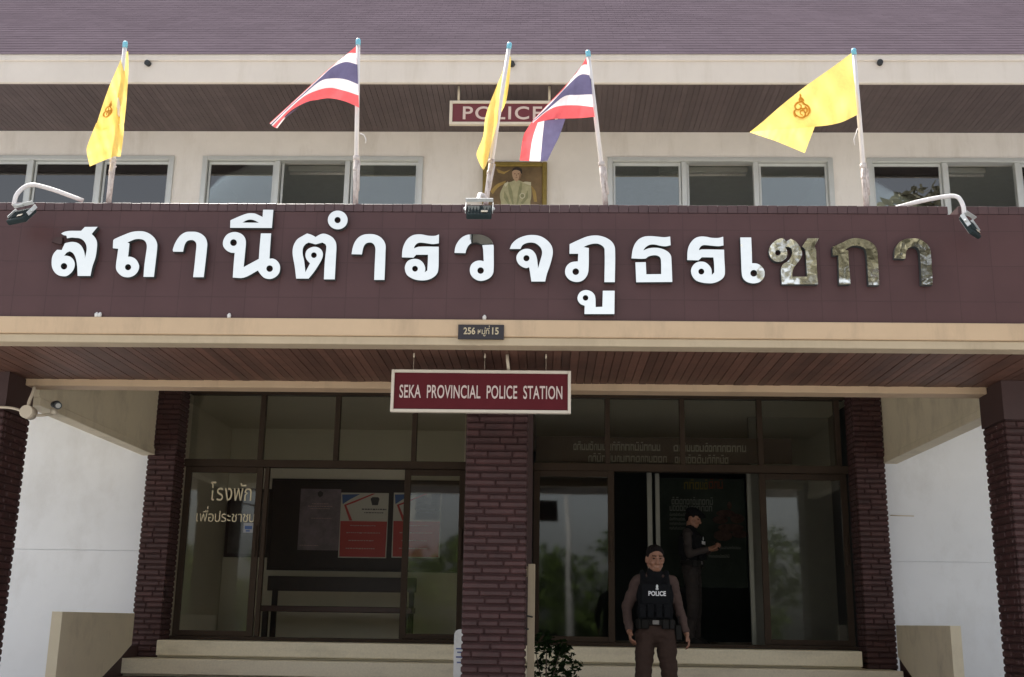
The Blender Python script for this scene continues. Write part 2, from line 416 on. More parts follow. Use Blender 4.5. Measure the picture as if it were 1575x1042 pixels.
# --- eave, soffit and roof
EY = 12.1
m = MB(); x = -9.5
while x < 8.8:
    m.box((x, EY+.06, SOF+.002+random.uniform(0,.002)), (x+.064, GY-.005, SOF+.02)); x += .0675
m.box((-9.5, EY+.05, SOF+.02), (8.8, GY-.002, SOF+.05))
m.build('eave_soffit', WOODG, B)
m = MB(); m.box((-9.5, EY, SOF-.015), (8.8, EY+.05, SOF+.30), .006); m.box((-9.5, EY-.02, SOF+.26), (8.8, EY-.001, SOF+.345), .004)
m.build('eave_fascia', EAVE, B)
for px, py in ((229,99), (788,100), (1353,98)):
    p = at(px, py, EY); MB().tube([(p.x, EY-.002, p.z), (p.x-.008, EY-.05, p.z-.004)], .034, 14).build('drain_outlet', BLACK, B)
m = MB(); sl = R(39); n_c = 46; cl = .17
for i in range(n_c):
    for dx, wd in ((0, 1),):
        y0, z0 = EY-.03 + i*cl*math.cos(sl), SOF+.335 + i*cl*math.sin(sl)
        y1, z1 = y0+(cl+.02)*math.cos(sl), z0+(cl+.02)*math.sin(sl)
        x = -9.6 + (.1 if i % 2 else 0)
        nx, nz_ = -math.sin(sl), math.cos(sl)
        while x < 9.0:
            a = .0042+random.uniform(0,.001); t = .0035
            q = [(x, y0, z0), (x+.198, y0, z0), (x+.198, y1, z1), (x, y1, z1)]
            f = [Vector(p)+Vector((0, nx, nz_))*(a if k < 2 else .001) for k, p in enumerate(q)]
            g = [v-Vector((0, nx, nz_))*t for v in f]
            vs = [m.bm.verts.new(v) for v in f+g]
            for fc in ((0,1,2,3),(4,5,1,0),(1,5,6,2),(4,0,3,7)): m.bm.faces.new([vs[k] for k in fc])
            x += .20
m.build('roof', ROOFM, B, recalc=False)
# underside of the roof, so that no light leaks in
yr, zr = EY+.02+n_c*cl*math.cos(sl), SOF+.31+n_c*cl*math.sin(sl)
m = MB(); m.prism([(-9.55,EY+.03,SOF+.30),(-9.55,yr,zr),(-9.55,2*yr-EY,SOF+.30)], (18.5,0,0)); m.build('roof_body', ROOFM, B)
m = MB(); m.box((-9.5,GY+.21,0),(-9.42,22,SOF)); m.box((8.72,GY+.21,0),(8.8,22,SOF)); m.box((-9.41,21.9,0),(8.71,22,4.6)); m.build('rear_wall', CREAM, B)  # back left open above, unseen, to admit light to the upper rooms

# --- the entrance canopy
FY = 8.40; CX0, CX1 = -7.2, 6.4
m = MB(); m.box((CX0, FY, 3.802), (CX1, FY+.16, 4.682)); m.build('canopy_fascia', MAROON, B)
m = MB(); x = CX0
while x < CX1:
    if not (2.28 < x < 2.33 or 3.10 < x < 3.14):
        d = random.uniform(-.003, .003); h = random.uniform(-.003, .004)
        m.box((x, FY-.006+d*.5, 4.685), (x+.0755, FY+.17, 4.748+h*.5), .002)
    x += .0775
m.build('fascia_edge_tiles', SOLDIER, B)
m = MB(); m.box((CX0, FY-.035, 3.665), (CX1, FY+.14, 3.80), .006); m.build('canopy_beam', TAN, B)
m = MB(); m.box((CX0, FY-.018, 3.60), (CX1, FY+.14, 3.663), .004); m.build('beam_trim', TAN2, B)
m = MB(); x = CX0
while x < CX1:
    m.box((x, FY+.142, 3.602+random.uniform(0,.004)), (x+.064, 9.80, 3.625)); x += .069
m.box((CX0, FY+.141, 3.626), (CX1, 9.80, 3.65))
m.build('canopy_soffit', WOODD, B)
LX0, LX1 = -4.68, 3.838
m = MB(); m.box((LX0+.003, 9.802, 3.545), (LX1-.003, 10.0, 3.64), .006); m.build('lintel', TAN, B)
m = MB(); m.box((CX0, 9.803, 3.66), (CX1, 10.0, 4.3)); m.box((CX0, FY+.17, 4.30), (CX1, GY-.05, 4.46)); m.build('canopy_slab', BEAM, B)
# side beams with a stepped lower edge
for xi, s in ((-4.635, -1), (3.905, 1)):
    m = MB(); m.box((xi, 10.003, 3.475), (xi+s*.15, 13.19, 4.29)); m.box((xi-s*.018, 10.004, 3.40), (xi+s*.15, 13.19, 3.474), .005)
    m.box((xi-s*.008, 10.004, 3.475), (xi, 13.19, 3.50))
    m.build('side_beam', BEAM, B)

# --- brick columns: thin painted bricks in proud courses
def brick_column(x0, x1, y0, y1, z0, z1, plain_top=0.):
    m = MB(); ins = .013
    m.box((x0+ins, y0+ins, z0), (x1-ins, y1-ins, z1), mi=1)
    ch, jt = .0605, .0095; z = z0; k = 0
    while z < z1-plain_top-.02:
        h = ch-jt; zt = min(z+h, z1-.002)
        def run(a, b, f):
            p = a; first = True
            while p < b-.02:
                ln = random.choice((.16,.2,.24,.28))*random.uniform(.9,1.1)
                if first and k % 2: ln *= .5
                first = False
                q = min(p+ln, b)
                if b-q < .06: q = b
                f(p, q-(.003 if q < b else 0)); p = q
        def jit(): return random.uniform(-.004, .003)
        run(x0, x1, lambda p, q: m.box((p+.001, y0+jit(), z+random.uniform(0,.003)), (q, y0+.05, zt+random.uniform(-.003,.002)), .010))
        run(x0, x1, lambda p, q: m.box((p+.001, y1-.05, z), (q, y1+jit(), zt), .010))
        run(y0+.055, y1-.055, lambda p, q: m.box((x0+jit(), p, z+random.uniform(0,.003)), (x0+.05, q, zt), .010))
        run(y0+.055, y1-.055, lambda p, q: m.box((x1-.05, p, z+random.uniform(0,.003)), (x1+jit(), q, zt), .010))
        z += ch; k += 1
    if plain_top: m.box((x0-.004, y0-.004, z1-plain_top), (x1+.004, y1+.004, z1+.002), mi=2)
    return m.build('brick_column', [BRICK, MORTAR, PLASTER], B)
LAND = .55
brick_column(-5.26, -4.685, 9.5, 10.0, 0, 3.60, .33)
brick_column(3.842, 4.42, 9.5, 10.0, 0, 3.60, .33)
brick_column(-.685, -.165, 9.5, 9.98, 0, 3.54)
brick_column(-4.70, -4.36, 13.12, 13.48, .93, 4.29)
brick_column(3.56, 3.90, 13.12, 13.48, .93, 4.29)
m = MB(); m.box((-.96,13.30,1.302),(-.165,13.56,4.29)); m.build('centre_pier', PLASTER, B)
# --- steps, landing and cheek walls
def step(x0, x1, yf, zt, zb, mt):
    m = MB(); m.box((x0, yf, zb+.022), (x1, yf+.06, zt), .006); m.box((x0, yf+.061, zb), (x1, GY+.06, zt-.002))
    return m.build('step', mt, B)
step(-4.335, 3.465, 12.95, 1.302, 1.115, GRANITE)
step(-4.60, 3.80, 12.62, 1.112, .928, GRANITE)
step(-4.68, 3.86, 12.28, .925, .742, REDTILE)
step(-4.68, 3.86, 11.94, .740, .556, REDTILE)
MB().box((-4.68, 9.2, .2), (3.86, GY, .552)).build('landing', REDTILE, B)
MB().box((-4.68, 8.85, 0), (3.86, GY-.1, .199)).build('landing', REDTILE, B)
for xi, s in ((-4.575, -1), (3.895, 1)):
    y0, y1 = (10.9, 12.84) if s < 0 else (11.36, 13.10)
    pr = [(xi, y0, 1.585), (xi, y1, 1.585), (xi, y1, 1.25), (xi, y1-.3, 1.12), (xi, y0, .50), (xi, y0, 1.0)]
    m = MB(); m.prism(pr, (s*.10, 0, 0)); m.build('cheek_wall', BEAM, B)
    m = MB(); m.box((xi+s*.012, y0+.02, 0), (xi+s*.09, 13.09, 1.24)); m.build('stair_plinth', PLASTER, B)

# --- glazing of the entrance
def bars(lst, y0, y1, bev=.004):
    m = MB()
    for x0, z0, x1, z1 in lst: m.box((x0, y0, z0), (x1, y1, z1), bev)
    return m
TZ0, TZ1, GZ1 = 3.315, 3.405, 4.29
for x0, x1, mul in ((-4.36,-.96,(-3.455,-2.54,-1.60)), (-.16,3.56,(.725,1.62,2.545,3.467))):
    g = bars([(x0, TZ0, x1, TZ1)], GY-.05, GY+.06).build('glazed_front', BRONZE, B)
    for q0, q1 in ((4.20, GZ1), (1.302, 1.345)): bars([(x0, q0, x1, q1)], GY-.05, GY+.06).build('rail', BRONZE, g)
    ed = [x0] + list(mul) + [x1]
    for q in mul: MB().box((q-.03, GY-.04, TZ1+.002), (q+.03, GY+.05, 4.198), .004).build('mullion', BRONZE, g)
    for a, b in zip(ed, ed[1:]):
        if b-a > .3: MB().box((a+.032, GY, TZ1+.003), (b-.032, GY+.006, 4.198)).build('pane', GLASSB, g)
def sliding_door(x0, x1, y, lettering=None, st=.075, label=None):
    z0, z1 = 1.347, TZ0-.002
    d = bars([(x0, z0, x0+st, z1), (x1-st, z0, x1, z1), (x0+st, z1-.07, x1-st, z1), (x0+st, z0, x1-st, z0+.06)], y-.02, y+.02).build('sliding_door', BRONZE, B)
    MB().box((x0+st+.001, y-.003, z0+.061), (x1-st-.001, y+.003, z1-.071)).build('pane', GLASSB, d)
    MB().box((x1-st*.75, y-.045, 2.25), (x1-st*.3, y-.021, 2.62), .008).build('handle', BRONZE, d)
    if label: d['label'] = label
    return d
dl = sliding_door(-4.34, -3.40, GY-.02, label='left door leaf with gold Thai lettering on its glass')
sliding_door(-1.70, -.965, GY+.03); sliding_door(-.155, .80, GY-.02); sliding_door(2.52, 3.55, GY+.03)
MB().box((-3.38,GY-.03,1.347),(-3.33,GY+.04,TZ0-.002),.004).build('door_post', BRONZE, B)
def thai_text(body, width, height, centre, mt, parent):
    """character by character, so that vowel and tone marks stack above the letters they belong to"""
    m = MB(); x = 0
    upper = 'ัิีึื'; tone = '่้'; below = 'ุู'
    def dim(s):
        me = text_raw(s); xs = [v.co.x for v in me.vertices]; bpy.data.meshes.remove(me); return (min(xs), max(xs)) if xs else (0, 0)
    base = dim('กก'); prev = ''
    for ch in body:
        if ch == ' ': x += .3; continue
        if ch in upper+tone+below:
            me = text_raw('ก'+ch); ref = text_raw('ก'); zmax = max(v.co.y for v in ref.vertices); zmin = min(v.co.y for v in ref.vertices)
            rx1 = max(v.co.x for v in ref.vertices); bpy.data.meshes.remove(ref)
            bm = bmesh.new(); bm.from_mesh(me); bpy.data.meshes.remove(me)
            dele = [v for v in bm.verts if (zmin-.02 <= v.co.y <= zmax+.02)]
            bmesh.ops.delete(bm, geom=dele, context='VERTS')
            for v in bm.verts:
                v.co.x += x-rx1-.04; v.co.y += .22 if (ch in tone and prev in upper) else 0
        else:
            a = dim(ch+'|'); me = text_raw(ch); bm = bmesh.new(); bm.from_mesh(me); bpy.data.meshes.remove(me)
            b = dim(ch); 
            for v in bm.verts: v.co.x += x-b[0]
            x += (b[1]-b[0])+.09
        prev = ch
        mm = MB(); mm.bm.free(); mm.bm = bm; m.join(mm)
    xs = [v.co.x for v in m.bm.verts]; ys = [v.co.y for v in m.bm.verts]
    x0, x1, y0, y1 = min(xs), max(xs), min(ys), max(ys)
    for v in m.bm.verts: v.co = Vector(centre) + Vector(((v.co.x-(x0+x1)/2)*width/(x1-x0), 0, (v.co.y-(y0+y1)/2)*height/(y1-y0)))
    r = bmesh.ops.extrude_face_region(m.bm, geom=list(m.bm.faces))
    bmesh.ops.translate(m.bm, vec=(0, .002, 0), verts=[e for e in r['geom'] if isinstance(e, bmesh.types.BMVert)])
    return m.build('lettering', mt, parent)
GOLDV = mat('gold_vinyl', (.75,.66,.45), .5)
a = at(354, 756, GY-.03); thai_text('โรงพัก', .50, .225, (a.x+.01, GY-.028, a.z), GOLDV, dl)
a = at(347, 791, GY-.03); thai_text('เพื่อประชาชน', .70, .185, (a.x, GY-.028, a.z), GOLDV, dl)

# --- rooms seen through the glass
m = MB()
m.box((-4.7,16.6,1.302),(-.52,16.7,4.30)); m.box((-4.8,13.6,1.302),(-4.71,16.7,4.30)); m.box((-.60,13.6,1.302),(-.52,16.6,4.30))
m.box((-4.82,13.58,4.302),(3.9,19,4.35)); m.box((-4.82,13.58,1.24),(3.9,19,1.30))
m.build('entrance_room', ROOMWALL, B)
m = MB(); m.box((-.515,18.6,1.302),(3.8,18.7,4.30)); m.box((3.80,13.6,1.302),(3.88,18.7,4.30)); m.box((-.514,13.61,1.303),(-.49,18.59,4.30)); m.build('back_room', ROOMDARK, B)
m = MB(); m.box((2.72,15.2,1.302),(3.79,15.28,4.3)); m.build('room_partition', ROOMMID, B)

# ================================================================== the steel letters on the fascia
LY = FY-.055
GLY = [
 (70,335,10.42,[[(250,255),(310,225),(400,212),(490,212),(570,212),(630,150),(835,148),(740,262),(800,330),(825,400),(822,500),(800,640),(750,790),(720,935),(515,935),(505,760),(480,640),(440,570),(390,540),(340,562),(300,612),(340,612),(400,630),(450,680),(470,750),(450,830),(400,895),(340,935),(280,940),(210,925),(150,880),(110,810),(98,740),(105,640),(135,570),(185,515),(260,520),(310,412),(380,395),(440,390),(510,405),(570,450),(610,520),(630,600),(632,650),(650,570),(660,490),(645,420),(600,360),(540,330),(480,325),(420,320),(345,332),(335,290),(290,280)],circle(296,780,52)]),
 (165,345,11.58,[[(105,290),(130,265),(300,190),(420,145),(520,128),(640,130),(740,165),(830,235),(880,320),(890,400),(870,600),(830,940),(645,940),(660,740),(690,520),(705,400),(690,330),(650,285),(580,265),(500,270),(430,295),(360,330),(395,345),(385,450),(370,580),(430,585),(500,620),(550,690),(568,760),(545,840),(490,905),(420,940),(350,948),(270,930),(205,880),(160,810),(155,730),(175,580),(195,440),(100,430)],circle(370,768,55)]),
 (255,350,12.26,[[(132,430),(140,390),(170,310),(220,220),(290,140),(380,90),(480,82),(580,88),(680,130),(750,200),(780,290),(780,360),(755,600),(715,940),(515,940),(545,680),(565,480),(578,340),(565,285),(520,245),(460,240),(400,262),(360,320),(340,390),(325,460),(140,458)]]),
 (335,315,8.683,[[(375,500),(368,600),(345,835),(548,725),(560,550),(575,385),(712,385),(700,550),(690,722),(740,722),(790,750),(825,800),(832,850),(820,910),(780,960),(720,990),(670,992),(615,975),(570,930),(535,880),(350,975),(200,975),(210,820),(225,645),(170,640),(115,610),(75,560),(68,510),(85,450),(130,395),(200,368),(260,370),(320,395),(360,440)],circle(210,508,45),circle(692,855,44)]),
 (335,315,8.683,[[(165,310),(168,210),(280,160),(400,118),(490,118),(540,138),(598,165),(605,68),(742,70),(722,312)],[(330,240),(380,212),(430,200),(480,208),(550,242)]]),
 (440,320,8.683,[[(135,945),(115,780),(90,640),(88,560),(105,490),(150,420),(215,378),(280,342),(340,360),(395,390),(440,362),(490,345),(550,355),(620,395),(660,450),(672,510),(668,620),(650,955),(505,955),(515,750),(525,640),(538,520),(525,485),(485,463),(440,475),(395,487),(350,475),(300,463),(255,490),(225,540),(222,620),(240,700),(250,780),(258,860),(320,742),(275,690),(258,630),(275,570),(320,535),(380,520),(440,535),(480,575),(492,630),(475,690),(430,770),(370,860),(300,945)],circle(372,632,38)]),
 (440,320,8.683,[circle(690,162,132,36,125),circle(688,163,42)]),
 (535,355,12.26,[[(70,445),(90,330),(130,220),(200,130),(290,80),(400,65),(510,75),(610,120),(680,195),(712,280),(710,400),(700,700),(690,930),(497,930),(505,700),(517,450),(520,340),(500,275),(455,232),(400,225),(340,245),(300,300),(280,370),(265,450)]]),
 (610,350,11.58,[[(95,535),(105,400),(140,290),(200,200),(280,145),(370,125),(460,128),(560,148),(690,150),(755,125),(752,285),(650,298),(540,285),(430,272),(370,285),(325,330),(310,375),(400,345),(750,345),(750,500),(740,770),(700,850),(620,910),(530,940),(430,945),(330,930),(240,890),(180,840),(150,760),(150,690),(190,610),(260,570),(340,562),(410,580),(470,630),(505,700),(510,760),(500,800),(545,770),(555,640),(560,488),(350,488),(300,540)],circle(328,737,52)]),
 (690,350,11.58,[[(105,455),(120,350),(170,250),(250,170),(350,130),(480,122),(600,135),(700,175),(770,240),(800,320),(803,450),(800,780),(770,860),(700,920),(600,952),(520,945),(440,900),(390,830),(378,750),(400,670),(450,620),(510,595),(580,592),(625,605),(615,400),(600,320),(540,280),(470,268),(400,285),(350,330),(315,400),(300,460)],circle(570,770,58)]),
 (775,350,11.58,[[(105,385),(140,300),(220,220),(330,165),(450,138),(570,140),(680,170),(780,240),(850,330),(872,430),(860,530),(820,680),(770,820),(735,965),(490,965),(470,830),(450,710),(400,725),(330,705),(260,650),(225,570),(230,500),(280,430),(350,390),(430,382),(500,405),(560,470),(590,560),(600,640),(610,730),(640,620),(675,500),(680,430),(660,370),(610,315),(550,280),(470,270),(390,285),(330,320),(295,385)],circle(402,550,55)]),
 (860,355,7.44,[[(118,265),(120,155),(220,108),(320,68),(410,55),(490,65),(570,100),(620,150),(640,215),(637,590),(518,590),(520,215),(500,180),(450,152),(390,150),(330,165),(280,188),(340,200),(335,460),(310,530),(260,575),(200,588),(130,570),(80,520),(68,460),(90,400),(140,362),(215,352),(218,265)],circle(190,470,38)]),
 (860,355,7.44,[[(290,955),(292,860),(245,840),(215,800),(212,755),(240,705),(290,682),(340,685),(385,710),(412,755),(418,875),(495,872),(500,688),(635,688),(632,955)],circle(302,770,32)]),
 (960,355,11.58,[[(130,495),(150,350),(190,240),(260,155),(350,110),(460,98),(600,108),(720,118),(820,105),(828,260),(740,280),(640,270),(540,248),(450,255),(380,300),(340,355),(430,318),(540,305),(660,320),(770,370),(830,440),(842,520),(858,915),(215,920),(200,565),(385,562),(395,778),(660,775),(655,520),(635,470),(590,445),(520,440),(430,462),(375,500)]]),
 (1045,355,11.58,[[(140,525),(145,370),(170,270),(220,190),(290,130),(380,105),(480,110),(570,128),(700,130),(780,108),(785,265),(700,278),(580,270),(440,258),(390,275),(360,310),(348,350),(400,335),(795,340),(800,500),(810,760),(780,840),(700,900),(600,935),(500,938),(400,925),(300,890),(235,820),(208,740),(215,670),(260,600),(320,562),(390,552),(460,565),(530,620),(570,690),(578,790),(620,745),(618,600),(605,478),(400,475),(340,530)],circle(390,730,53)]),
 (1120,355,11.58,[[(215,122),(410,122),(420,350),(425,580),(520,590),(600,640),(645,720),(650,790),(615,870),(550,920),(450,940),(350,920),(280,870),(245,790),(230,500)],circle(455,760,60)]),
 (1175,355,11.58,[[(90,400),(95,320),(140,240),(220,170),(300,138),(350,145),(400,190),(480,145),(560,190),(620,260),(665,340),(680,430),(640,520),(570,610),(510,720),(505,820),(770,820),(755,600),(740,340),(680,280),(780,135),(985,135),(900,275),(930,360),(935,500),(950,750),(965,955),(320,955),(305,680),(340,600),(430,540),(490,450),(500,370),(480,310),(440,290),(370,290),(405,340),(415,410),(400,480),(350,530),(280,555),(200,545),(130,490)],circle(250,395,50)]),
 (1270,355,11.58,[[(120,290),(300,210),(420,150),(530,132),(660,150),(780,190),(870,260),(915,350),(930,500),(955,970),(765,970),(745,650),(725,400),(700,325),(640,285),(560,268),(480,270),(400,305),(345,345),(400,355),(420,650),(445,955),(240,960),(225,440),(125,440)]]),
 (1360,355,11.58,[[(185,495),(190,350),(240,240),(310,180),(390,148),(500,138),(600,145),(700,190),(780,260),(825,350),(840,500),(855,750),(865,965),(665,965),(655,700),(640,480),(630,380),(605,320),(560,288),(500,282),(440,305),(400,350),(385,420),(378,500)]]),
]
LS = thing('letter_sign', 'row of large mirror-steel Thai letters standing off the maroon canopy fascia', 'sign', (0, FY, 4.25))
for i, (ox, oy, zf, loops) in enumerate(GLY):
    lp = []
    for q in loops:
        q = [(ox+a/zf, oy+b/zf) for a, b in q]
        lp.append([(p.x, p.y) for p in (smooth_loop([Vector(v) for v in q], 4) if len(q) != 20 else [Vector(v) for v in q])])
    tilt = random.uniform(-.004, .004)
    def place(px, py): return at(px, py, LY)
    m = flat_shape(lp, place, Vector((0, .048, 0)))
    bmesh.ops.recalc_face_normals(m.bm, faces=m.bm.faces)
    for f in m.bm.faces:
        f.normal_update(); f.material_index = 0 if f.normal.y < -.9 else 1
    m.build('letter', [STEEL, STEELSIDE], LS, recalc=False)
p = at(88, 375, FY)
o = MB().prism([at(x, y, FY-.03) for x, y in ((79,372),(86,365),(96,365),(95,375),(92,376))], (0, .029, 0)).build('junction_box', PLASTER)
tag(o, 'small maroon cable box on the fascia beside the first Thai letter', 'cable box')

# ------------------------------------------------------------------ signs
def board_sign(name, label, x0, x1, z0, z1, y, frame, red, fw_=.024):
    t = thing(name, label, 'sign', ((x0+x1)/2, y, z0))
    m = MB()
    m.box((x0, y-.02, z0), (x0+fw_, y+.03, z1), .003); m.box((x1-fw_, y-.02, z0), (x1, y+.03, z1), .003)
    m.box((x0+fw_, y-.02, z1-fw_), (x1-fw_, y+.03, z1), .003); m.box((x0+fw_, y-.02, z0), (x1-fw_, y+.03, z0+fw_), .003)
    m.build('frame', frame, t)
    MB().box((x0+fw_, y-.004, z0+fw_), (x1-fw_, y+.02, z1-fw_)).build('panel', red, t)
    return t
a, b = at(603, 569, 8.65), at(878, 637, 8.65)
t = board_sign('hanging_sign', 'dark red English sign with cream frame hanging under the canopy', a.x, b.x, b.z, a.z, 8.65, SIGNFRAME, SIGNRED)
zc = (a.z+b.z)/2; xc = (a.x+b.x)/2
text_mb('SEKA  PROVINCIAL  POLICE  STATION', (b.x-a.x)*.905, .105, (xc, 8.644, zc-.004), .004, .010, 1.04).build('lettering', SIGNTEXT, t)
for px in (637, 746, 840):
    m = MB(); p = at(px, 540, 8.66); m.tube([(p.x, 8.66, 3.60), (p.x, 8.66, 3.565)], .007, 8); m.tube([(p.x, 8.66, 3.57), (p.x, 8.66, a.z)], .0015, 5)
    m.build('hanger', PVC, t)
p = at(781, 541, 8.7); m = MB(); m.tube([(p.x-.003, 8.69, 3.60), (p.x, 8.685, 3.55), (p.x+.012, 8.68, a.z-.002)], .013, 10); m.build('support_rod', PVC, t)
PY = 12.22
a, b = at(692, 156, PY), at(858, 193, PY)
t = board_sign('police_sign', 'red upper-floor sign with cream frame lettered POLICE, hung from the eave soffit', a.x, b.x, b.z, a.z, PY, SIGNFRAME, SIGNRED2, .035)
p, q = at(712, 174, PY), at(834, 174, PY)
text_mb('POLICE', q.x-p.x, .165, ((p.x+q.x)/2, PY-.006, (a.z+b.z)/2), .004, .012, 1.15).build('lettering', SIGNTEXT, t)
p = at(845, 150, PY+.03)
for x_ in (p.x, 2*((a.x+b.x)/2)-p.x): MB().tube([(x_, PY+.01, a.z-.01), (x_, PY+.01, 7.692)], .014, 8).build('hanger', PVC, t)
a, b = at(705, 500, FY-.04), at(775, 523, FY-.04)
t = thing('address_plaque', 'small black house-number plaque on the tan canopy beam', 'plaque', ((a.x+b.x)/2, FY-.04, b.z))
MB().box((a.x, FY-.052, b.z), (b.x, FY-.036, a.z), .002).build('panel', PLAQUE, t)
def tx(px): return at(px, 510, FY-.05).x
zt = at(740, 509.5, FY-.05).z
text_mb('256', tx(731)-tx(713), .055, ((tx(713)+tx(731))/2, FY-.0525, zt), .002, .02).build('lettering', GOLDTXT, t)
text_mb('15', tx(767)-tx(757), .055, ((tx(757)+tx(767))/2, FY-.0525, zt), .002, .02).build('lettering', GOLDTXT, t)
thai_text('หมู่ที่', tx(753)-tx(735), .085, ((tx(735)+tx(753))/2, FY-.0535, zt+.001), GOLDTXT, t)

# ------------------------------------------------------------------ flags
def resample(pts, n):
    """Catmull-Rom through open polyline, n samples by length"""
    P = [Vector(p) for p in pts]; P = [P[0]*2-P[1]] + P + [P[-1]*2-P[-2]]; dense = []
    for i in range(1, len(P)-2):
        for k in range(12):
            t = k/12; dense.append(.5*((2*P[i])+(P[i+1]-P[i-1])*t+(2*P[i-1]-5*P[i]+4*P[i+1]-P[i+2])*t*t+(3*P[i]-P[i-1]-3*P[i+1]+P[i+2])*t**3))
    dense.append(P[-2]); L = [0]
    for a, b in zip(dense, dense[1:]): L.append(L[-1]+(b-a).length)
    out = []; j = 0
    for k in range(n):
        s = L[-1]*k/(n-1)
        while j < len(L)-2 and L[j+1] < s: j += 1
        d = L[j+1]-L[j]; out.append(dense[j].lerp(dense[j+1], (s-L[j])/d if d > 1e-9 else 0))
    return out
def crease(px, py):
    return .020*noise.noise(Vector((px*.055, py*.03, 1.7))) + .007*noise.noise(Vector((px*.16+py*.05, py*.09, 4.2)))
def cloth(strips, zf, ox, oy, depth, name, mats, parent, n=44, sub=5):
    """strips: (list of lines, list of material ids between the lines, extra depth); lines run along the flag"""
    bm = bmesh.new()
    for lines, mids, dd in strips:
        rs = [resample(l, n) for l in lines]; rows = []; mi = []
        for a in range(len(rs)-1):
            for k in range(sub if a < len(rs)-2 else sub+1):
                rows.append([p.lerp(q, k/sub) for p, q in zip(rs[a], rs[a+1])])
                if k < sub: mi.append(mids[a])
        vs = []
        for r, row in enumerate(rows):
            vv = []
            for c, p in enumerate(row):
                px, py = ox+p.x/zf, oy+p.y/zf
                vv.append(bm.verts.new(at(px, py, depth(px, py) + crease(px, py) + (dd(c/(n-1), r/(len(rows)-1)) if callable(dd) else dd))))
            vs.append(vv)
        for r in range(len(vs)-1):
            for c in range(n-1):
                try:
                    f = bm.faces.new((vs[r][c], vs[r][c+1], vs[r+1][c+1], vs[r+1][c])); f.material_index = mi[r]; f.smooth = True
                except ValueError: pass
    bmesh.ops.remove_doubles(bm, verts=bm.verts, dist=.0004)
    me = bpy.data.meshes.new(name); bm.to_mesh(me); bm.free()
    return obj(name, me, mats, parent)
def flag_pole(name, label, top, bottom, collar_py, cord=None, group=None):
    yt, yb = 8.28, FY+.085
    a, b = at(*top, yt), at(*bottom, yb); b.z = min(b.z, 4.79)
    t = thing(name, label, 'flag', tuple(b), 0, group)
    d = (a-b); L = d.length; u = d/L
    fz = (collar_py-bottom[1])/(top[1]-bottom[1]); c = b+d*fz
    MB().tube([c-u*.06, a-u*.05], [.019, .0165], 12).build('pole', POLEW, t)
    MB().tube([a-u*.052, a-u*.01, a], [.020, .020, .014], 12).build('finial', BLUECAP, t)
    m = MB(); m.tube([b-Vector((0, 0, .06)), c+u*.02], .0215, 12)
    m.tube([c-u*.01, c+u*.025], .026, 12); m.tube([c-u*.10, c-u*.07], .0245, 12)
    p = c-u*.05; m.tube([p, p+Vector((.035, -.01, .01))], .008, 8); m.tube([b.lerp(c, .3)+Vector((.02,-.02,0)), c+Vector((.024,-.02,-.02))], .011, 8)
    m.build('pole_socket', RUST, t)
    if cord:
        pts = [at(x, y, yt-.03+.1*(1-(y-60)/250)) for x, y in cord]
        MB().tube(pts, .0035, 6).build('cord', POLEW, t)
    return t
def curl_strokes(strokes, depth, wpx, name, mt, parent):
    m = MB()
    for st in strokes:
        rs = resample(st, max(8, 5*len(st))); n_ = len(rs)
        for off in (-.004, .004):
            prev = None
            for i, p in enumerate(rs):
                t = (rs[min(i+1, n_-1)]-rs[max(i-1, 0)]).normalized(); nn = Vector((-t.y, t.x))*wpx*.5*(.5+.5*math.sin(math.pi*min(1, (i+1)/n_)))
                q = [m.bm.verts.new(at(p.x+s*nn.x, p.y+s*nn.y, depth(p.x, p.y)+crease(p.x, p.y)+off)) for s in (-1, 1)]
                if prev: m.bm.faces.new((prev[0], prev[1], q[1], q[0]))
                prev = q
    return m.build(name, mt, parent)
def emblem(cx, cy, sx, sy, sh=0):
    """a royal cypher of interlaced curls under a small crown"""
    def T(l): return [(cx+sx*x+sh*y, cy+sy*y) for x, y in l]
    return [T(l) for l in (
      [(.55,-.3),(.2,-.55),(-.3,-.5),(-.65,-.15),(-.5,.2),(-.1,.1),(.05,-.2),(-.2,-.35)],
      [(-.8,.25),(-.65,.75),(-.1,1.0),(.35,.8),(.3,.35),(-.05,.3),(-.15,.6),(.1,.75)],
      [(.2,-.4),(.75,-.2),(.9,.3),(.6,.75),(.25,.9)],[(.45,-.1),(.65,.2),(.45,.55)],
      [(-.55,.1),(-.85,.5),(-.75,.85),(-.5,.75)],[(-.1,.05),(.35,.1),(.55,-.15)],
      [(-.15,-.75),(.1,-1.0),(.35,-.75),(.1,-.62),(-.15,-.75)],[(.1,-1.0),(.1,-1.4)],[(-.05,-.85),(.3,-.85)])]
GYF, GTF = 'yellow flags on the canopy', 'striped flags on the canopy'
# 1: hanging yellow flag
t = flag_pole('flag', 'yellow flag hanging in narrow folds on the leftmost pole of the canopy', (193,64), (167,312), 250, None, GYF)
dep = lambda px, py: 8.28 + .05*math.sin((px*.9-py*.25)*.22) + .0006*(py-80) - .03*math.sin((px-150)*.1)
dep1 = dep
cloth([([[(586,235),(587,330),(577,480),(568,565)],[(575,240),(560,380),(538,520),(520,572)],[(560,258),(520,380),(480,520),(462,600)],[(561,254),(500,395),(466,490),(436,585)]],[0,0,0],-.02),
       ([[(566,560),(566,600),(560,660),(551,717)],[(541,566),(535,620),(528,670),(522,716)],[(470,574),(460,640),(455,700),(462,740)],[(440,562),(405,650),(396,690),(410,762)]],[0,0,0],.01)],
      2.972, 0, 0, dep, 'flag_cloth', [YEL], t)
curl_strokes(emblem(166.5,170,6.5,10.5,-3), lambda x, y: dep1(x, y)-.02, 2.2, 'emblem', YELE, t)
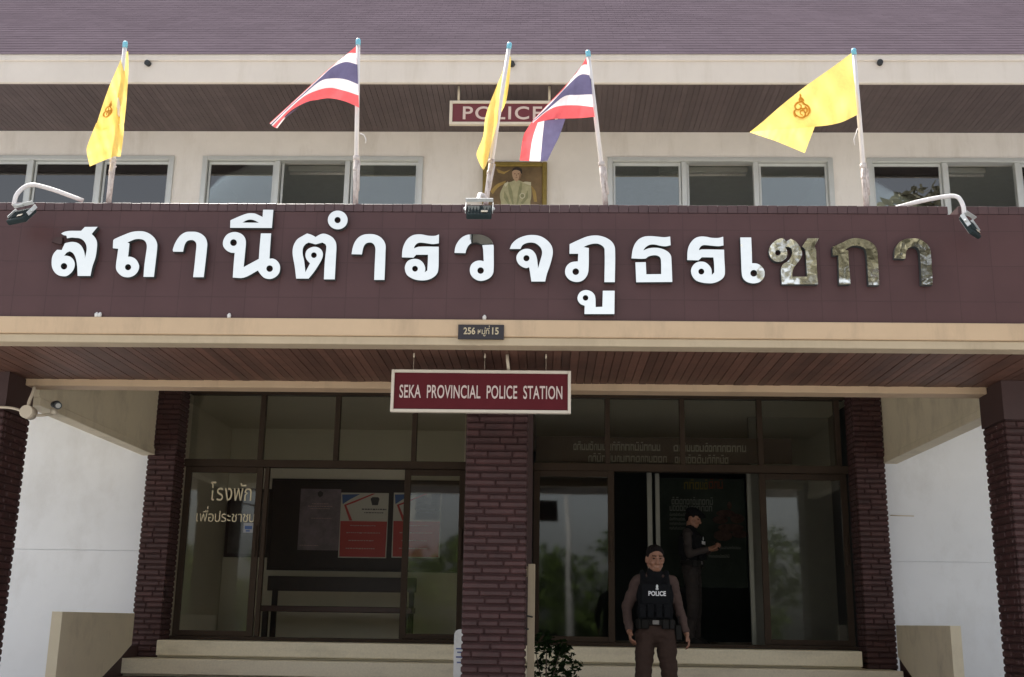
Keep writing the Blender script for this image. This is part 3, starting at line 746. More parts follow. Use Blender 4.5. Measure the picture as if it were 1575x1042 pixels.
# 2: striped flag flying to the left
t = flag_pole('flag', 'red, white and blue striped flag flying straight out to a thin tip', (551,60), (547,317), 246, [(553,205),(560,208),(563,215),(562,220)], GTF)
dep2 = lambda px, py: 8.30 + .05*math.sin((550-px)*.075+.4+py*.03) + .0008*(550-px)
cloth([([[(444,118),(405,152),(335,208),(280,256),(190,340),(120,404),(43,475)],[(444,155),(398,158),(333,212),(279,260),(190,343),(121,407),(45,477)],[(445,207),(390,195),(331,219),(278,266),(191,346),(122,409),(49,480)],
          [(448,297),(390,275),(330,270),(272,285),(195,349),(124,412),(53,484)],[(450,348),(390,328),(320,313),(262,325),(200,353),(128,416),(57,488)],[(453,404),(390,376),(320,361),(262,368),(208,380),(133,425),(70,497)]],[0,1,2,1,0],0),
       ([[(260,362),(205,384),(150,418),(105,455)],[(236,366),(190,392),(140,430),(112,452)]],[2],.03),
       ([[(110,445),(85,462),(58,488)],[(116,450),(100,470),(78,499)]],[1],.03)],
      2.972, 400, 30, dep2, 'flag_cloth', [FR, FWH, FBL], t)
# 3: yellow flag behind its pole
t = flag_pole('flag', 'yellow flag hanging slack behind the middle pole, above the lamp', (784,66), (746,312), 250, None, GYF)
dep3 = lambda px, py: 8.36 + .04*math.sin(px*.28+py*.03)
cloth([([[(346,205),(334,330),(318,420),(290,480),(264,560),(242,650),(225,720),(207,757)],[(343,190),(300,300),(264,420),(242,520),(216,620),(200,700),(206,745)],[(338,180),(292,290),(240,418),(215,500),(205,585),(174,665),(178,700),(203,752)]],[0,0],0)],
      3.256, 680, 30, dep3, 'flag_cloth', [YEL], t)
# 4: striped flag turned down at the fly
t = flag_pole('flag', 'red, white and blue striped flag with its loose end folded straight down', (904,78), (933,320), 255, None, GTF)
dep4 = lambda px, py: 8.29 + .045*math.sin((910-px)*.07+.3+py*.02) + .0006*(910-px)
cloth([([[(726,185),(680,260),(610,340),(525,430),(455,505)],[(739,228),(695,236),(612,345),(524,434),(454,508)],[(745,280),(690,279),(622,340),(528,440),(453,511)],[(752,376),(680,379),(612,386),(535,447),(453,514)],
          [(757,440),(680,431),(590,434),(528,458),(454,520)],[(764,488),(690,495),(620,497),(550,500),(478,517)]],[0,1,2,1,0],0),
       ([[(456,505),(425,550),(405,592),(388,707)],[(480,515),(452,600),(436,710)],[(512,508),(502,600),(492,711)],[(618,497),(585,590),(560,640),(528,708)]],[0,1,2],lambda u, v: .05+.05*u)],
      3.256, 680, 30, dep4, 'flag_cloth', [FR, FWH, FBL], t)
# 5: wide yellow flag
t = flag_pole('flag', 'wide open yellow flag with a folded lower corner on the rightmost pole', (1313,75), (1333,321), 258, [(1319,198),(1316,208),(1313,215),(1315,223)], GYF)
dep5 = lambda px, py: 8.30 + .075*math.sin((1315-px)*.06+py*.045-3.4) + .0006*(1315-px)
cloth([([[(788,243),(690,315),(590,385),(500,455),(440,505),(375,562),(322,604)],[(800,380),(730,425),(640,470),(560,530),(500,560),(440,583),(390,597)],[(814,525),(775,545),(740,560),(690,572),(640,578),(560,584),(455,592)]],[0,0],0),
       ([[(322,604),(390,597),(455,592),(540,586),(620,577)],[(322,606),(400,632),(450,650),(510,675),(573,701)]],[0],lambda u, v: .015+.05*v)],
      2.972, 1045, 0, dep5, 'flag_cloth', [YEL], t)
curl_strokes(emblem(1232,166,14,15.5,2), dep5, 3.0, 'emblem', YELE, t)

# ------------------------------------------------------------------ floodlights on arms over the letters
def rot_look(n, upv=Vector((0, 0, 1))):
    """rotation whose -Y axis looks along n"""
    y = -n.normalized(); x = y.cross(upv).normalized(); z = x.cross(y)
    return Matrix((x, y, z)).transposed()
LG = 'floodlights over the canopy letters'
def floodlight(label, arm, c, n, size=(.23, .05, .17), upv=Vector((0,0,1))):
    t = thing('floodlight', label, 'floodlight', tuple(arm[0]), 0, LG)
    MB().tube([p for p in resample3(arm, 24)], .017, 10).build('arm', POLEW, t)
    rt = rot_look(n, upv)
    h = MB(); h.obox(c, size, rt, .008)
    for k in range(7):
        h.obox(c+rt @ Vector(((k-3)*size[0]*.13, size[1]*.5+.004, -.004)), (.010, .008, size[2]*.62), rt, .002)
    ho = h.build('housing', GREENBLK, t)
    MB().obox(c-rt @ Vector((0, size[1]*.5+.001, 0)), (size[0]*.86, .004, size[2]*.82), rt).build('lens', LENS, ho)
    MB().obox(c+rt @ Vector((-size[0]*.22, size[1]*.5+.010, -size[2]*.28)), (.05, .003, .022), rt).build('rating_label', PVC, ho)
    b = MB()
    for s in (-1, 1):
        b.obox(c+rt @ Vector((s*(size[0]*.5+.008), .02, .03)), (.006, .03, .11), rt)
    b.obox(c+rt @ Vector((0, .035+size[1]*.5, .08)), (size[0]+.02, .03, .006), rt); b.tube([arm[-1], c+rt @ Vector((0, .035+size[1]*.5, .08))], .012, 8)
    for s in (-1, 1): b.ell(c+rt @ Vector((s*(size[0]*.5+.014), .02, .02)), (.012,)*3, 8, 6)
    b.build('bracket', ALU, t)
    return t
def resample3(pts, n):
    P = [Vector(p) for p in pts]; P = [P[0]*2-P[1]] + P + [P[-1]*2-P[-2]]; out = []
    seg = len(P)-3
    for k in range(n):
        u = seg*k/(n-1); i = min(int(u), seg-1)+1; t = u-(i-1)
        out.append(.5*((2*P[i])+(P[i+1]-P[i-1])*t+(2*P[i-1]-5*P[i]+4*P[i+1]-P[i+2])*t*t+(3*P[i]-P[i-1]-3*P[i+1]+P[i+2])*t**3))
    return out
floodlight('white-armed floodlight hanging over the left end of the fascia', [at(128,309,8.47), at(78,291,8.38), at(46,285,8.29), at(27,298,8.22), at(21,316,8.20)], at(33,333,8.19), Vector((.35,.72,-.60)), (.20,.045,.15))
floodlight('boxy dark floodlight in the middle, below the slack yellow flag', [at(748,312,8.47), at(744,302,8.36), at(738,300,8.25), at(736,308,8.14)], at(737,327,8.07), Vector((0,.80,-.60)), (.19,.05,.13))
floodlight('white-armed floodlight seen edge-on over the right end of the fascia', [at(1378,320,8.47), at(1415,310,8.40), at(1452,303,8.31), at(1472,303,8.25), at(1481,316,8.21), at(1483,330,8.20)], at(1492,350,8.19), Vector((-.62,.55,-.42)), (.16,.035,.17))

# ------------------------------------------------------------------ portrait on the upper wall
a, b = at(743, 249, GY-.06), at(841, 318, GY-.06)
zb = b.z-.32
t = thing('framed_portrait', 'gilt-framed portrait of a person in a pale uniform on the upper wall', 'picture', ((a.x+b.x)/2, GY-.03, zb))
GILT = mat('gilt_frame', (.30,.22,.06), .4, .5, nz=.2, nscale=20); CANV = mat('portrait_backdrop', (.17,.115,.06), .5, nz=.5, nscale=3)
m = MB(); fwd = .06
m.box((a.x, GY-.07, zb), (a.x+fwd, GY-.005, a.z), .01); m.box((b.x-fwd, GY-.07, zb), (b.x, GY-.005, a.z), .01)
m.box((a.x+fwd, GY-.07, a.z-fwd), (b.x-fwd, GY-.005, a.z), .01); m.box((a.x+fwd, GY-.07, zb), (b.x-fwd, GY-.005, zb+fwd), .01); m.build('frame', GILT, t)
cv = MB().box((a.x+fwd, GY-.035, zb+fwd), (b.x-fwd, GY-.02, a.z-fwd)).build('canvas', CANV, t)
def paint(loop, mt, d, name, step=4):
    lp = [(p.x, p.y) for p in smooth_loop([Vector(v) for v in loop], step)]
    lp = [(690+x/8.683, 230+y/8.683) for x, y in lp]
    m_ = flat_shape([lp], lambda px, py: at(px, py, GY-.036-d), Vector((0, .002, 0))); return m_.build(name, mt, cv)
OL = mat('painted_uniform', (.42,.40,.25), .5, nz=.2, nscale=18); SKP = mat('painted_skin', (.46,.31,.21), .5); HRP = mat('painted_hair', (.03,.022,.02), .5)
GLD = mat('painted_gold', (.36,.25,.08), .5, nz=.3)
paint([(560,560),(640,470),(760,420),(760,450),(660,510),(590,600)], GLD, .001, 'painted_swag'); paint([(640,260),(740,300),(830,270),(740,330),(660,310)], GLD, .001, 'painted_swag'); paint([(1100,480),(1160,560),(1180,700),(1140,700),(1120,580)], GLD, .001, 'painted_swag')
paint([(690,1000),(700,720),(685,600),(750,450),(830,435),(880,415),(940,415),(990,435),(1100,465),(1105,620),(1090,720),(1120,1000)], OL, .003, 'painted_uniform')
OLD = mat('painted_uniform_shade', (.27,.27,.15), .5, nz=.2, nscale=18); OLL = mat('painted_uniform_trim', (.58,.56,.42), .5)
for q in ([(812,450),(850,560),(870,735),(850,735),(800,560),(795,455)],[(960,440),(930,560),(905,735),(925,735),(970,570),(985,450)],[(745,560),(790,640),(820,735),(800,740),(735,640)],[(1060,540),(1010,640),(960,720),(990,735),(1060,650)]): paint(q, OLD, .005, 'painted_fold')
paint([(740,470),(790,430),(800,450),(760,500)], OLL, .006, 'painted_epaulette'); paint([(990,445),(1020,432),(1100,440),(1100,480),(1060,470)], OLL, .006, 'painted_epaulette')
paint([(p[0], p[1]) for p in circle(985,620,38,20)], OLL, .006, 'painted_badge', 1); paint([(p[0], p[1]) for p in circle(985,620,26,20)], OLD, .007, 'painted_badge', 1)
paint([(850,300),(860,270),(900,262),(950,270),(970,310),(965,360),(940,405),(905,432),(870,400),(853,360)], SKP, .005, 'painted_face')
SKD2 = mat('painted_skin_shade', (.26,.15,.09), .5)
for q in ([(872,322),(890,317),(900,324),(886,328)],[(918,326),(936,318),(952,324),(936,330)],[(898,330),(908,332),(912,358),(900,360)],[(886,376),(905,372),(926,376),(906,383)],[(950,330),(966,320),(962,362),(944,398),(925,418),(938,388)]): paint(q, SKD2, .0065, 'painted_feature')
for q in ([(874,327),(888,325),(888,331),(876,332)],[(922,328),(938,326),(938,333),(924,333)]): paint(q, HRP, .0075, 'painted_eye')
paint([(845,300),(855,260),(890,238),(940,240),(980,270),(980,320),(965,325),(955,290),(910,275),(870,280)], HRP, .007, 'painted_hair')

# ------------------------------------------------------------------ camera, conduit and other fittings by the columns
p = at(42, 634, 9.42)
t = thing('conduit_box', 'cream electrical box with bent conduits on the left brick column', 'electrical box', tuple(p))
MB().tube([p+Vector((0,.075,0)), p+Vector((0,-.03,0))], [.058,.056], 16).build('box', PVC, t)
m = MB(); m.tube(resample3([at(-30,626,9.46), at(10,627,9.46), at(27,630,9.44), at(38,636,9.43)], 14), .012, 8); m.tube(resample3([at(43,630,9.43), at(45,618,9.44), at(51,604,9.47), at(53,596,9.5)], 12), .015, 8)
m.build('conduit', PVC, t)
p2 = at(83, 633, 9.62)
t = thing('security_camera', 'small black security camera on a cream bracket beside the left column', 'security camera', tuple(p2))
MB().tube([at(48,639,9.45), at(66,639,9.55), p2+Vector((0,0,-.02))], .013, 8).build('bracket', PVC, t)
MB().tube([p2+Vector((0,0,-.03)), p2+Vector((0,0,.02))], .03, 12).build('mount', PVC, t)
c = p2+Vector((.02,-.02,.055)); m = MB(); m.tube([c+Vector((-.04,.05,.012)), c+Vector((.01,-.01,0)), c+Vector((.05,-.07,-.02))], [.03,.036,.034], 14); m.build('body', BLACK, t)
MB().tube([c+Vector((.05,-.07,-.02)), c+Vector((.056,-.078,-.023))], .022, 12).build('lens', LENS, t)
# tan post and white sign at the middle column
m = MB(); z1 = at(815,868,10.2).z
m.box((-.158, 10.16, LAND), (-.095, 10.22, z1), .004); m.box((-.20, 10.18, z1-.11), (-.159, 10.21, z1-.02), .003)
o = thing('cream_post', 'cream wooden post with dark clips standing behind the middle brick column', 'post', (-.125,10.2,LAND)); m.build('post', TAN2, o)
m = MB(); q = at(813, 948, 10.13); m.obox(q, (.075,.03,.014), Matrix.Rotation(R(12),3,'Y'), .003); q = at(809, 968, 10.13); m.obox(q, (.05,.03,.014), Matrix.Rotation(R(-3),3,'Y'), .003); m.build('clip', BLACK, o)
a = at(699, 968, 10.2); t = thing('rounded_sign', 'white rounded sign board half hidden behind the middle brick column', 'sign', (a.x+.1,10.2,LAND))
zt, zb = a.z, a.z-.43; lp = []
for cxx, czz, a0 in ((a.x+.22, zt-.05, 0), (a.x+.05, zt-.05, 90), (a.x+.05, zb+.05, 180), (a.x+.22, zb+.05, 270)):
    for k in range(7): th = R(a0+15*k); lp.append((cxx+.05*math.cos(th), czz+.05*math.sin(th)))
flat_shape([lp], lambda x, y: Vector((x, 10.19, y)), Vector((0,.012,0))).build('board', WHITE, t)
BLUEINK = mat('blue_ink', (.10,.13,.30), .5)
m = MB()
for k, zz in enumerate((zt-.17, zt-.20, zt-.24, zt-.285)): m.box((a.x+.02+.01*(k%2), 10.186, zz), (a.x+.2, 10.1895, zz+.012))
m.build('print', BLUEINK, t); MB().tube([(a.x+.13,10.21,zb+.05),(a.x+.13,10.21,LAND)], .015, 8).build('stand', WHITE, t)

# ------------------------------------------------------------------ inside: bench, notice board and posters
BY = 16.58
a, b = at(423, 740, BY), at(702, 878, BY)
DKW = mat('dark_wood', (.030,.016,.012), .5, nz=.3, nscale=6)
t = thing('notice_board', 'wide dark notice board on the entrance room wall behind the open door', 'notice board', ((a.x+b.x)/2, BY, b.z))
MB().box((a.x, BY-.03, b.z), (b.x, BY+.015, a.z), .004).build('board', DKW, t)
m = MB(); m.box((a.x-.03,BY-.04,b.z-.03),(a.x-.001,BY+.015,a.z+.03)); m.box((b.x+.001,BY-.04,b.z-.03),(b.x+.03,BY+.015,a.z+.03)); m.box((a.x,BY-.04,a.z+.001),(b.x,BY+.015,a.z+.03)); m.box((a.x,BY-.04,b.z-.03),(b.x,BY+.015,b.z-.001)); m.build('frame', DKW, t)
PAP = mat('poster_paper', (.62,.58,.50), .5); PRED = mat('poster_red', (.48,.045,.035), .45); PBLU = mat('poster_blue', (.06,.12,.30), .45); INK = mat('poster_ink', (.05,.04,.04), .5)
PURP = mat('poster_mauve', (.22,.17,.19), .45, nz=.4, nscale=5); PLINE = mat('poster_pale_print', (.55,.38,.33), .5)
def poster(label, x0p, y0p, x1p, y1p, kind):
    y = BY-.034; p, q = at(x0p, y0p, y), at(x1p, y1p, y); w_, h_ = q.x-p.x, p.z-q.z
    t = thing('poster', label, 'poster', ((p.x+q.x)/2, y, q.z), 0, 'posters on the notice board')
    MB().box((p.x, y, q.z), (q.x, y+.003, p.z)).build('sheet', PURP if kind == 1 else PAP, t)
    def uv(u, v, d=.001): return Vector((p.x+u*w_, y-d, p.z-v*h_))
    def poly(l, mt, nm, d=.0015): MB().prism([uv(u, v, d) for u, v in l], (0, .001, 0)).build(nm, mt, t)
    def lines(l, mt):
        m_ = MB()
        for u0, u1, v, hh in l:
            u = u0
            while u < u1-.01:
                e = min(u+random.uniform(.02, .06), u1); m_.box(uv(u, v, .003), uv(e, v+hh*random.uniform(.7,1), .002)); u = e+.012
        m_.build('print', mt, t)
    if kind == 1:
        poly([(.42,.06),(.48,.03),(.56,.06),(.55,.11),(.48,.14),(.43,.11)], INK, 'crest'); lines([(.3,.7,.24,.012),(.2,.8,.28,.014),(.25,.75,.32,.01),(.3,.8,.48,.008),(.05,.5,.92,.01)], PLINE)
    if kind in (2, 3):
        poly([(.012,.44),(.988,.44),(.975,.985),(.025,.985)], PRED, 'red_field')
        poly([(.02,.03),(.40,.02),(.20,.10),(.04,.18)], PBLU, 'blue_swoosh'); poly([(.66,.01),(.72,.01),(.30,.15),(.12,.20),(.26,.43),(.20,.435),(.07,.19)], PRED, 'red_swoosh', .0025)
        poly([(.62,.09),(.66,.065),(.78,.065),(.81,.09),(.78,.19),(.66,.19)], INK, 'crest', .002)
        lines([(.45,.97,.245,.02),(.50,.9,.30,.016)], INK); lines([(.22,.75,.50,.016),(.15,.85,.61,.018),(.2,.72,.73,.016),(.15,.75,.85,.018)], PLINE)
    if kind == 4:
        poly([(.40,.05),(.47,.03),(.62,.03),(.68,.06),(.64,.24),(.54,.29),(.44,.24)], mat('grey_print', (.30,.27,.22), .5), 'crest')
        lines([(.1,.9,.36,.012),(.1,.9,.42,.012),(.1,.6,.48,.012)], INK)
poster('dull mauve poster with a dark crest, leftmost on the notice board', 463, 752, 520, 847, 1)
poster('cream and red poster with a dark badge, in the middle of the notice board', 525, 758, 594, 859, 2)
poster('cream and red poster half hidden by the sliding door frame', 606, 758, 676, 859, 3)
poster('pale notice with a grey crest seen through the closed glass leaf', 640, 758, 676, 800, 4)
t = thing('wall_picture', 'small dark framed picture behind the left door glass', 'picture', (-4.3,BY,2.4))
a, b = at(352, 752, BY), at(414, 858, BY); MB().box((a.x, BY-.03, b.z), (b.x, BY+.015, a.z), .006).build('frame', DKW, t); MB().box((a.x+.05, BY-.034, b.z+.05), (b.x-.05, BY-.031, a.z-.05)).build('picture', mat('dim_print', (.10,.085,.08), .5, nz=.5, nscale=4), t)
a, b = at(376, 805, GY), at(390, 820, GY); t = thing('door_sticker', 'small square blue-and-white sticker on the left door glass', 'sticker', ((a.x+b.x)/2, GY-.03, b.z))
MB().box((a.x, GY-.026, b.z), (b.x, GY-.0245, a.z)).build('sheet', mat('sticker_paper', (.35,.36,.38), .5), t)
m = MB(); m.box((a.x+.015, GY-.028, b.z+.04), (b.x-.015, GY-.0265, b.z+.08)); m.box((a.x+.03, GY-.028, b.z+.012), (b.x-.04, GY-.0265, b.z+.03)); m.build('print', PBLU, t)
Y_ = 15.9; a, b = at(412, 886, Y_), at(640, 912, Y_); s0, s1 = at(396, 930, Y_-.45), at(640, 944, Y_-.45)
t = thing('bench', 'long dark wooden bench under the notice board', 'bench', ((a.x+b.x)/2, Y_, 1.30))
MB().box((a.x, Y_, b.z), (b.x, Y_+.035, a.z), .006).build('backrest', DKW, t)
MB().box((s0.x, Y_-.45, s1.z), (b.x, Y_-.01, s0.z-.01), .008).build('seat', mat('bench_wood', (.085,.04,.03), .45, nz=.25, nscale=6), t)
for xx in (s0.x+.06, b.x-.12):
    MB().box((xx, Y_-.40, 1.302), (xx+.07, Y_-.33, s1.z-.002), .004).build('leg', DKW, t); MB().box((xx+.02, Y_-.005, 1.302), (xx+.09, Y_+.06, b.z+.03), .004).build('leg', DKW, t)
# right bay: hanging banner, display board, screens
a, b = at(824, 671, 13.9), at(1219, 714, 13.9)
BANN = mat('banner_brown', (.075,.045,.04), .6); BTX = mat('banner_letter', (.40,.36,.30), .6)
t = thing('hanging_banner', 'dark brown banner with two lines of pale Thai lettering behind the transom glass', 'banner', ((a.x+b.x)/2, 13.9, b.z))
MB().box((a.x, 13.9, b.z), (b.x, 13.93, a.z), .004).build('board', BANN, t)
def blurline(x0p, x1p, yp, h_, mt, y, parent, seed):
    """rows of small letter-like strokes: the writing is too blurred in the photo to read"""
    rnd = random.Random(seed); m_ = MB(); x_ = at(x0p, yp, y).x; xe = at(x1p, yp, y).x; z_ = at((x0p+x1p)/2, yp, y).z
    while x_ < xe:
        w_ = h_*rnd.uniform(.45, .7); k = rnd.randrange(3)
        m_.box((x_, y-.003, z_-h_/2), (x_+w_*.25, y-.001, z_+h_*.5*rnd.uniform(.6,1)))
        m_.box((x_+w_*.7, y-.003, z_-h_/2), (x_+w_*.92, y-.001, z_+h_*.45))
        if k != 1: m_.box((x_+w_*.25, y-.0035, z_+h_*.25), (x_+w_*.7, y-.001, z_+h_*.45))
        if k != 2: m_.box((x_+w_*.25, y-.0035, z_-h_*.5), (x_+w_*.7, y-.001, z_-h_*.3))
        if rnd.random() < .3: m_.box((x_+w_*.3, y-.0035, z_+h_*.62), (x_+w_*.9, y-.001, z_+h_*.78))
        x_ += w_*1.12
    return m_.build('lettering', mt, parent)
for x0p, x1p, yp, sd_ in ((882,1012,688,1),(1036,1148,690,2),(905,1020,706,3),(1038,1120,708,4)): blurline(x0p, x1p, yp, .085, BTX, 13.9, t, sd_)
Y_ = 14.7; a, b = at(1014, 736, Y_), at(1150, 905, Y_)
DGRN = mat('display_print', (.022,.028,.022), .8, spec=.1, nz=.5, nscale=2.5); DALU = mat('display_frame', (.30,.29,.25), .4, .4)
t = thing('display_board', 'tall dark green information poster in a slim metal frame inside the right doorway', 'display board', ((a.x+b.x)/2, Y_, 1.30))
MB().box((a.x, Y_, b.z), (b.x, Y_+.02, a.z)).build('print_panel', DGRN, t)
m = MB(); m.box((a.x-.16,Y_-.02,1.302),(a.x-.10,Y_+.03,a.z+.15)); m.box((a.x-.055,Y_-.02,1.302),(a.x-.002,Y_+.03,a.z+.06)); m.box((b.x+.03,Y_-.02,1.302),(b.x+.085,Y_+.03,a.z+.15)); m.box((a.x-.099,Y_-.02,a.z+.09),(b.x+.029,Y_+.03,a.z+.14)); m.build('frame', DALU, t)
DT1 = mat('display_gold_print', (.09,.07,.015), .7, spec=.1); DT2 = mat('display_pale_print', (.11,.115,.10), .7, spec=.1); DT3 = mat('display_red_print', (.09,.028,.015), .7, spec=.1)
blurline(1052, 1085, 747, .10, DT1, Y_, t, 5); blurline(1090, 1112, 746, .10, DT3, Y_, t, 6)
for x0p, x1p, yp, hh, sd_ in ((1033,1092,772,.075,7),(1030,1096,782,.075,8),(1030,1056,792,.03,9),(1030,1055,799,.03,10),(1030,1055,806,.03,11),(1030,1055,813,.03,12),(1096,1140,843,.03,13),(1090,1120,856,.03,14)): blurline(x0p, x1p, yp, hh, DT2, Y_, t, sd_)
SKD = mat('dim_skin_print', (.045,.027,.022), .8, spec=.1, nz=.7, nscale=14)
pm = MB()
for ex, ez, ea, eb in ((1116,790,.12,.045),(1108,800,.10,.05),(1134,798,.09,.06),(1124,812,.17,.05),(1112,824,.12,.07),(1138,822,.10,.05),(1122,778,.03,.05)): pm.ell(at(ex,ez,Y_-.003-.0004*ea), (ea,.003,eb), 16, 8)
pm.build('picture', SKD, t)
# ceiling tubes
TUBE = mat('unlit_tube', (.55,.57,.55), .4)
for lab, x_, z_, y_ in (('unlit tube lamp on the ceiling behind the second upper window', -3.0, 7.60, 14.5), ('unlit tube lamp on the ceiling behind the third upper window', 2.1, 7.60, 14.5), ('unlit tube lamp on the ceiling behind the far left upper window', -6.3, 7.60, 14.5), ('unlit tube lamp on the ceiling behind the far right upper window', 5.3, 7.60, 14.5)):
    t = thing('ceiling_lamp', lab, 'ceiling lamp', (x_, y_, z_), 0, 'tube lamps in the upper rooms')
    MB().box((x_-.6, y_-.05, z_-.06), (x_+.6, y_+.05, z_+.018), .01).build('lamp_housing', TUBE, t); MB().tube([(x_-.58, y_, z_-.085), (x_+.58, y_, z_-.085)], .018, 10).build('tube', WHITE, t)

# ------------------------------------------------------------------ plants and trees
def leaf_cloud(m, centres, n, size, rnd, squash=1., mi=2):
    for _ in range(n):
        c, r = rnd.choice(centres)
        while True:
            v = Vector((rnd.uniform(-1,1), rnd.uniform(-1,1), rnd.uniform(-1,1)))
            if .25 < v.length < 1: break
        p = c+Vector((v.x*r, v.y*r, v.z*r*squash)); s_ = size*rnd.uniform(.6, 1.3)
        a = Vector((rnd.uniform(-1,1), rnd.uniform(-1,1), rnd.uniform(-.6,.6))).normalized(); b = a.orthogonal().normalized()
        b = (Matrix.Rotation(rnd.uniform(0, 6.28), 3, a) @ b)
        q = [p-a*s_, p-b*s_*.42+a*.1*s_, p+a*s_*1.05, p+b*s_*.42+a*.1*s_]
        f = m.bm.faces.new([m.bm.verts.new(x) for x in q]); f.material_index = rnd.randrange(mi)
def leaf_mats(nm, base):
    out = []
    for k, s_ in enumerate((.7, 1.0, 1.35)): out.append(cloth_mat(nm+'_'+('dark','mid','light')[k], [c*s_ for c in base], .35, .15))
    return out
LEAF = leaf_mats('tree_leaf', (.085,.12,.035)); LEAFD = leaf_mats('shrub_leaf', (.018,.032,.012)); LEAFO = leaf_mats('olive_leaf', (.31,.295,.22))
BARK = mat('bark', (.10,.07,.05), .85, nz=.3, nscale=9, bump=.5)
t = thing('leafy_plant', 'dark leafy potted plant beside the middle column at the foot of the door', 'plant', (.02, 10.55, LAND))
rnd = random.Random(3); m = MB()
leaf_cloud(m, [(Vector((-.02,10.5,1.38)),.10),(Vector((.05,10.55,1.25)),.15),(Vector((.0,10.5,1.1)),.18),(Vector((.14,10.5,1.32)),.09),(Vector((.12,10.52,1.1)),.14),(Vector((-.02,10.5,.95)),.18)], 520, .035, rnd, 1., 3)
for p0 in ((.2,1.35),(.24,1.27),(.27,1.2),(.30,1.15),(.27,1.10),(.22,1.22),(.25,1.16),(.31,1.20),(.20,1.12)):
    leaf_cloud(m, [(Vector((p0[0],10.5,p0[1])),.03)], 7, .036, rnd, 1., 3)
m.build('foliage', LEAFD, t)
m = MB()
for k in range(7): a_ = k*.9; m.tube([(.02,10.55,.85), (.02+.06*math.cos(a_),10.55+.06*math.sin(a_),1.05), (.04+.14*math.cos(a_),10.52+.12*math.sin(a_),1.3)], [.009,.007,.003], 6)
m.tube([(.05,10.5,1.2),(.17,10.5,1.36),(.27,10.5,1.2)], [.006,.004,.002], 6)
m.build('stem', BARK, t)
m = MB(); m.tube([(.02,10.55,LAND),(.02,10.55,LAND+.02),(.02,10.55,.84),(.02,10.55,.87)], [.12,.125,.16,.17], 20); m.build('pot', mat('clay_pot', (.22,.09,.05), .8, nz=.2), t)

def make_tree(name, label, x, y, h, r, seed, leaves, cat='tree', n=2600, ls=.22, trunk=True, group=None, low=.35):
    rnd = random.Random(seed); t = thing(name, label, cat, (x, y, 0), 0, group)
    cen = []
    for k in range(16):
        a_ = rnd.uniform(0, 6.28); zz = rnd.uniform(low, .95); rr = r*(1-abs(zz-.62)*1.1)*rnd.uniform(.3, .9)
        cen.append((Vector((x+rr*math.cos(a_), y+rr*math.sin(a_), h*zz)), r*rnd.uniform(.28, .5)))
    m = MB(); leaf_cloud(m, cen, n, ls, rnd, .8, 3); m.build('crown', leaves, t)
    m = MB(); m.tube([(x,y,0),(x+.1,y,h*.25),(x-.05,y,h*.55),(x,y,h*.85)], [h*.022,h*.018,h*.012,h*.004], 10)
    for c, q in cen[:9]: m.tube([(x,y,h*rnd.uniform(.25,.5)), ((x+c.x)/2,(y+c.y)/2,c.z*.75), tuple(c)], [h*.009,h*.006,h*.002], 6)
    m.build('trunk', BARK, t); return t
make_tree('rain_tree', 'tall spreading tree across the yard facing the right end of the building', 10.5, -10, 15.5, 5.0, 11, LEAFO, n=15000, ls=.24)
make_tree('rain_tree', 'tall tree across the yard at the right, behind the first', 15.5, -12, 17, 5.4, 12, LEAFO, n=9000, ls=.28)
make_tree('shade_tree', 'medium tree across the yard, opposite the right doorway', 4.2, -14, 5.6, 2.6, 13, LEAF, n=3000, ls=.2, low=.2)
make_tree('shade_tree', 'medium tree across the yard, opposite the middle column', -1.8, -15, 5.0, 2.6, 14, LEAF, n=3000, ls=.2, low=.2)
make_tree('shade_tree', 'bushy tree across the yard, opposite the left door', -8.5, -15, 4.6, 2.8, 15, LEAF, n=3000, ls=.2, low=.15)
for k, (x_, y_, h_) in enumerate(((-13,-16,4.2),(-5.2,-17,3.6),(1.2,-18,4.0),(7.6,-17,5.0))):
    make_tree('hedge_shrub', ('rounded shrub at the far left of the yard edge','rounded shrub opposite the open left door','rounded shrub opposite the right door','rounded shrub under the tall trees')[k], x_, y_, h_, 2.6, 30+k, LEAF, 'shrub', 1900, .2, low=.1)

t = thing('yard_pole', 'slim white pole in the yard, mirrored in the door glass right of the middle column', 'pole', (.62,-5,0))
MB().tube([(.62,-5,0),(.62,-5,3),(.62,-5,5.7)], [.075,.07,.06], 14).build('pole', CONC, t); MB().tube([(.62,-5,5.7),(.62,-5,5.78)], [.075,.03], 14).build('finial', POLEW, t)
for px, py in ((148,487),(153,488),(745,491),(352,489)):
    q = at(px, py, FY-.02); MB().tube([(q.x, FY-.018, 3.801), (q.x, FY-.018, 3.825), (q.x+.003, FY-.018, 3.84)], [.013,.016,.006], 10).build('insulator', WHITE, B)

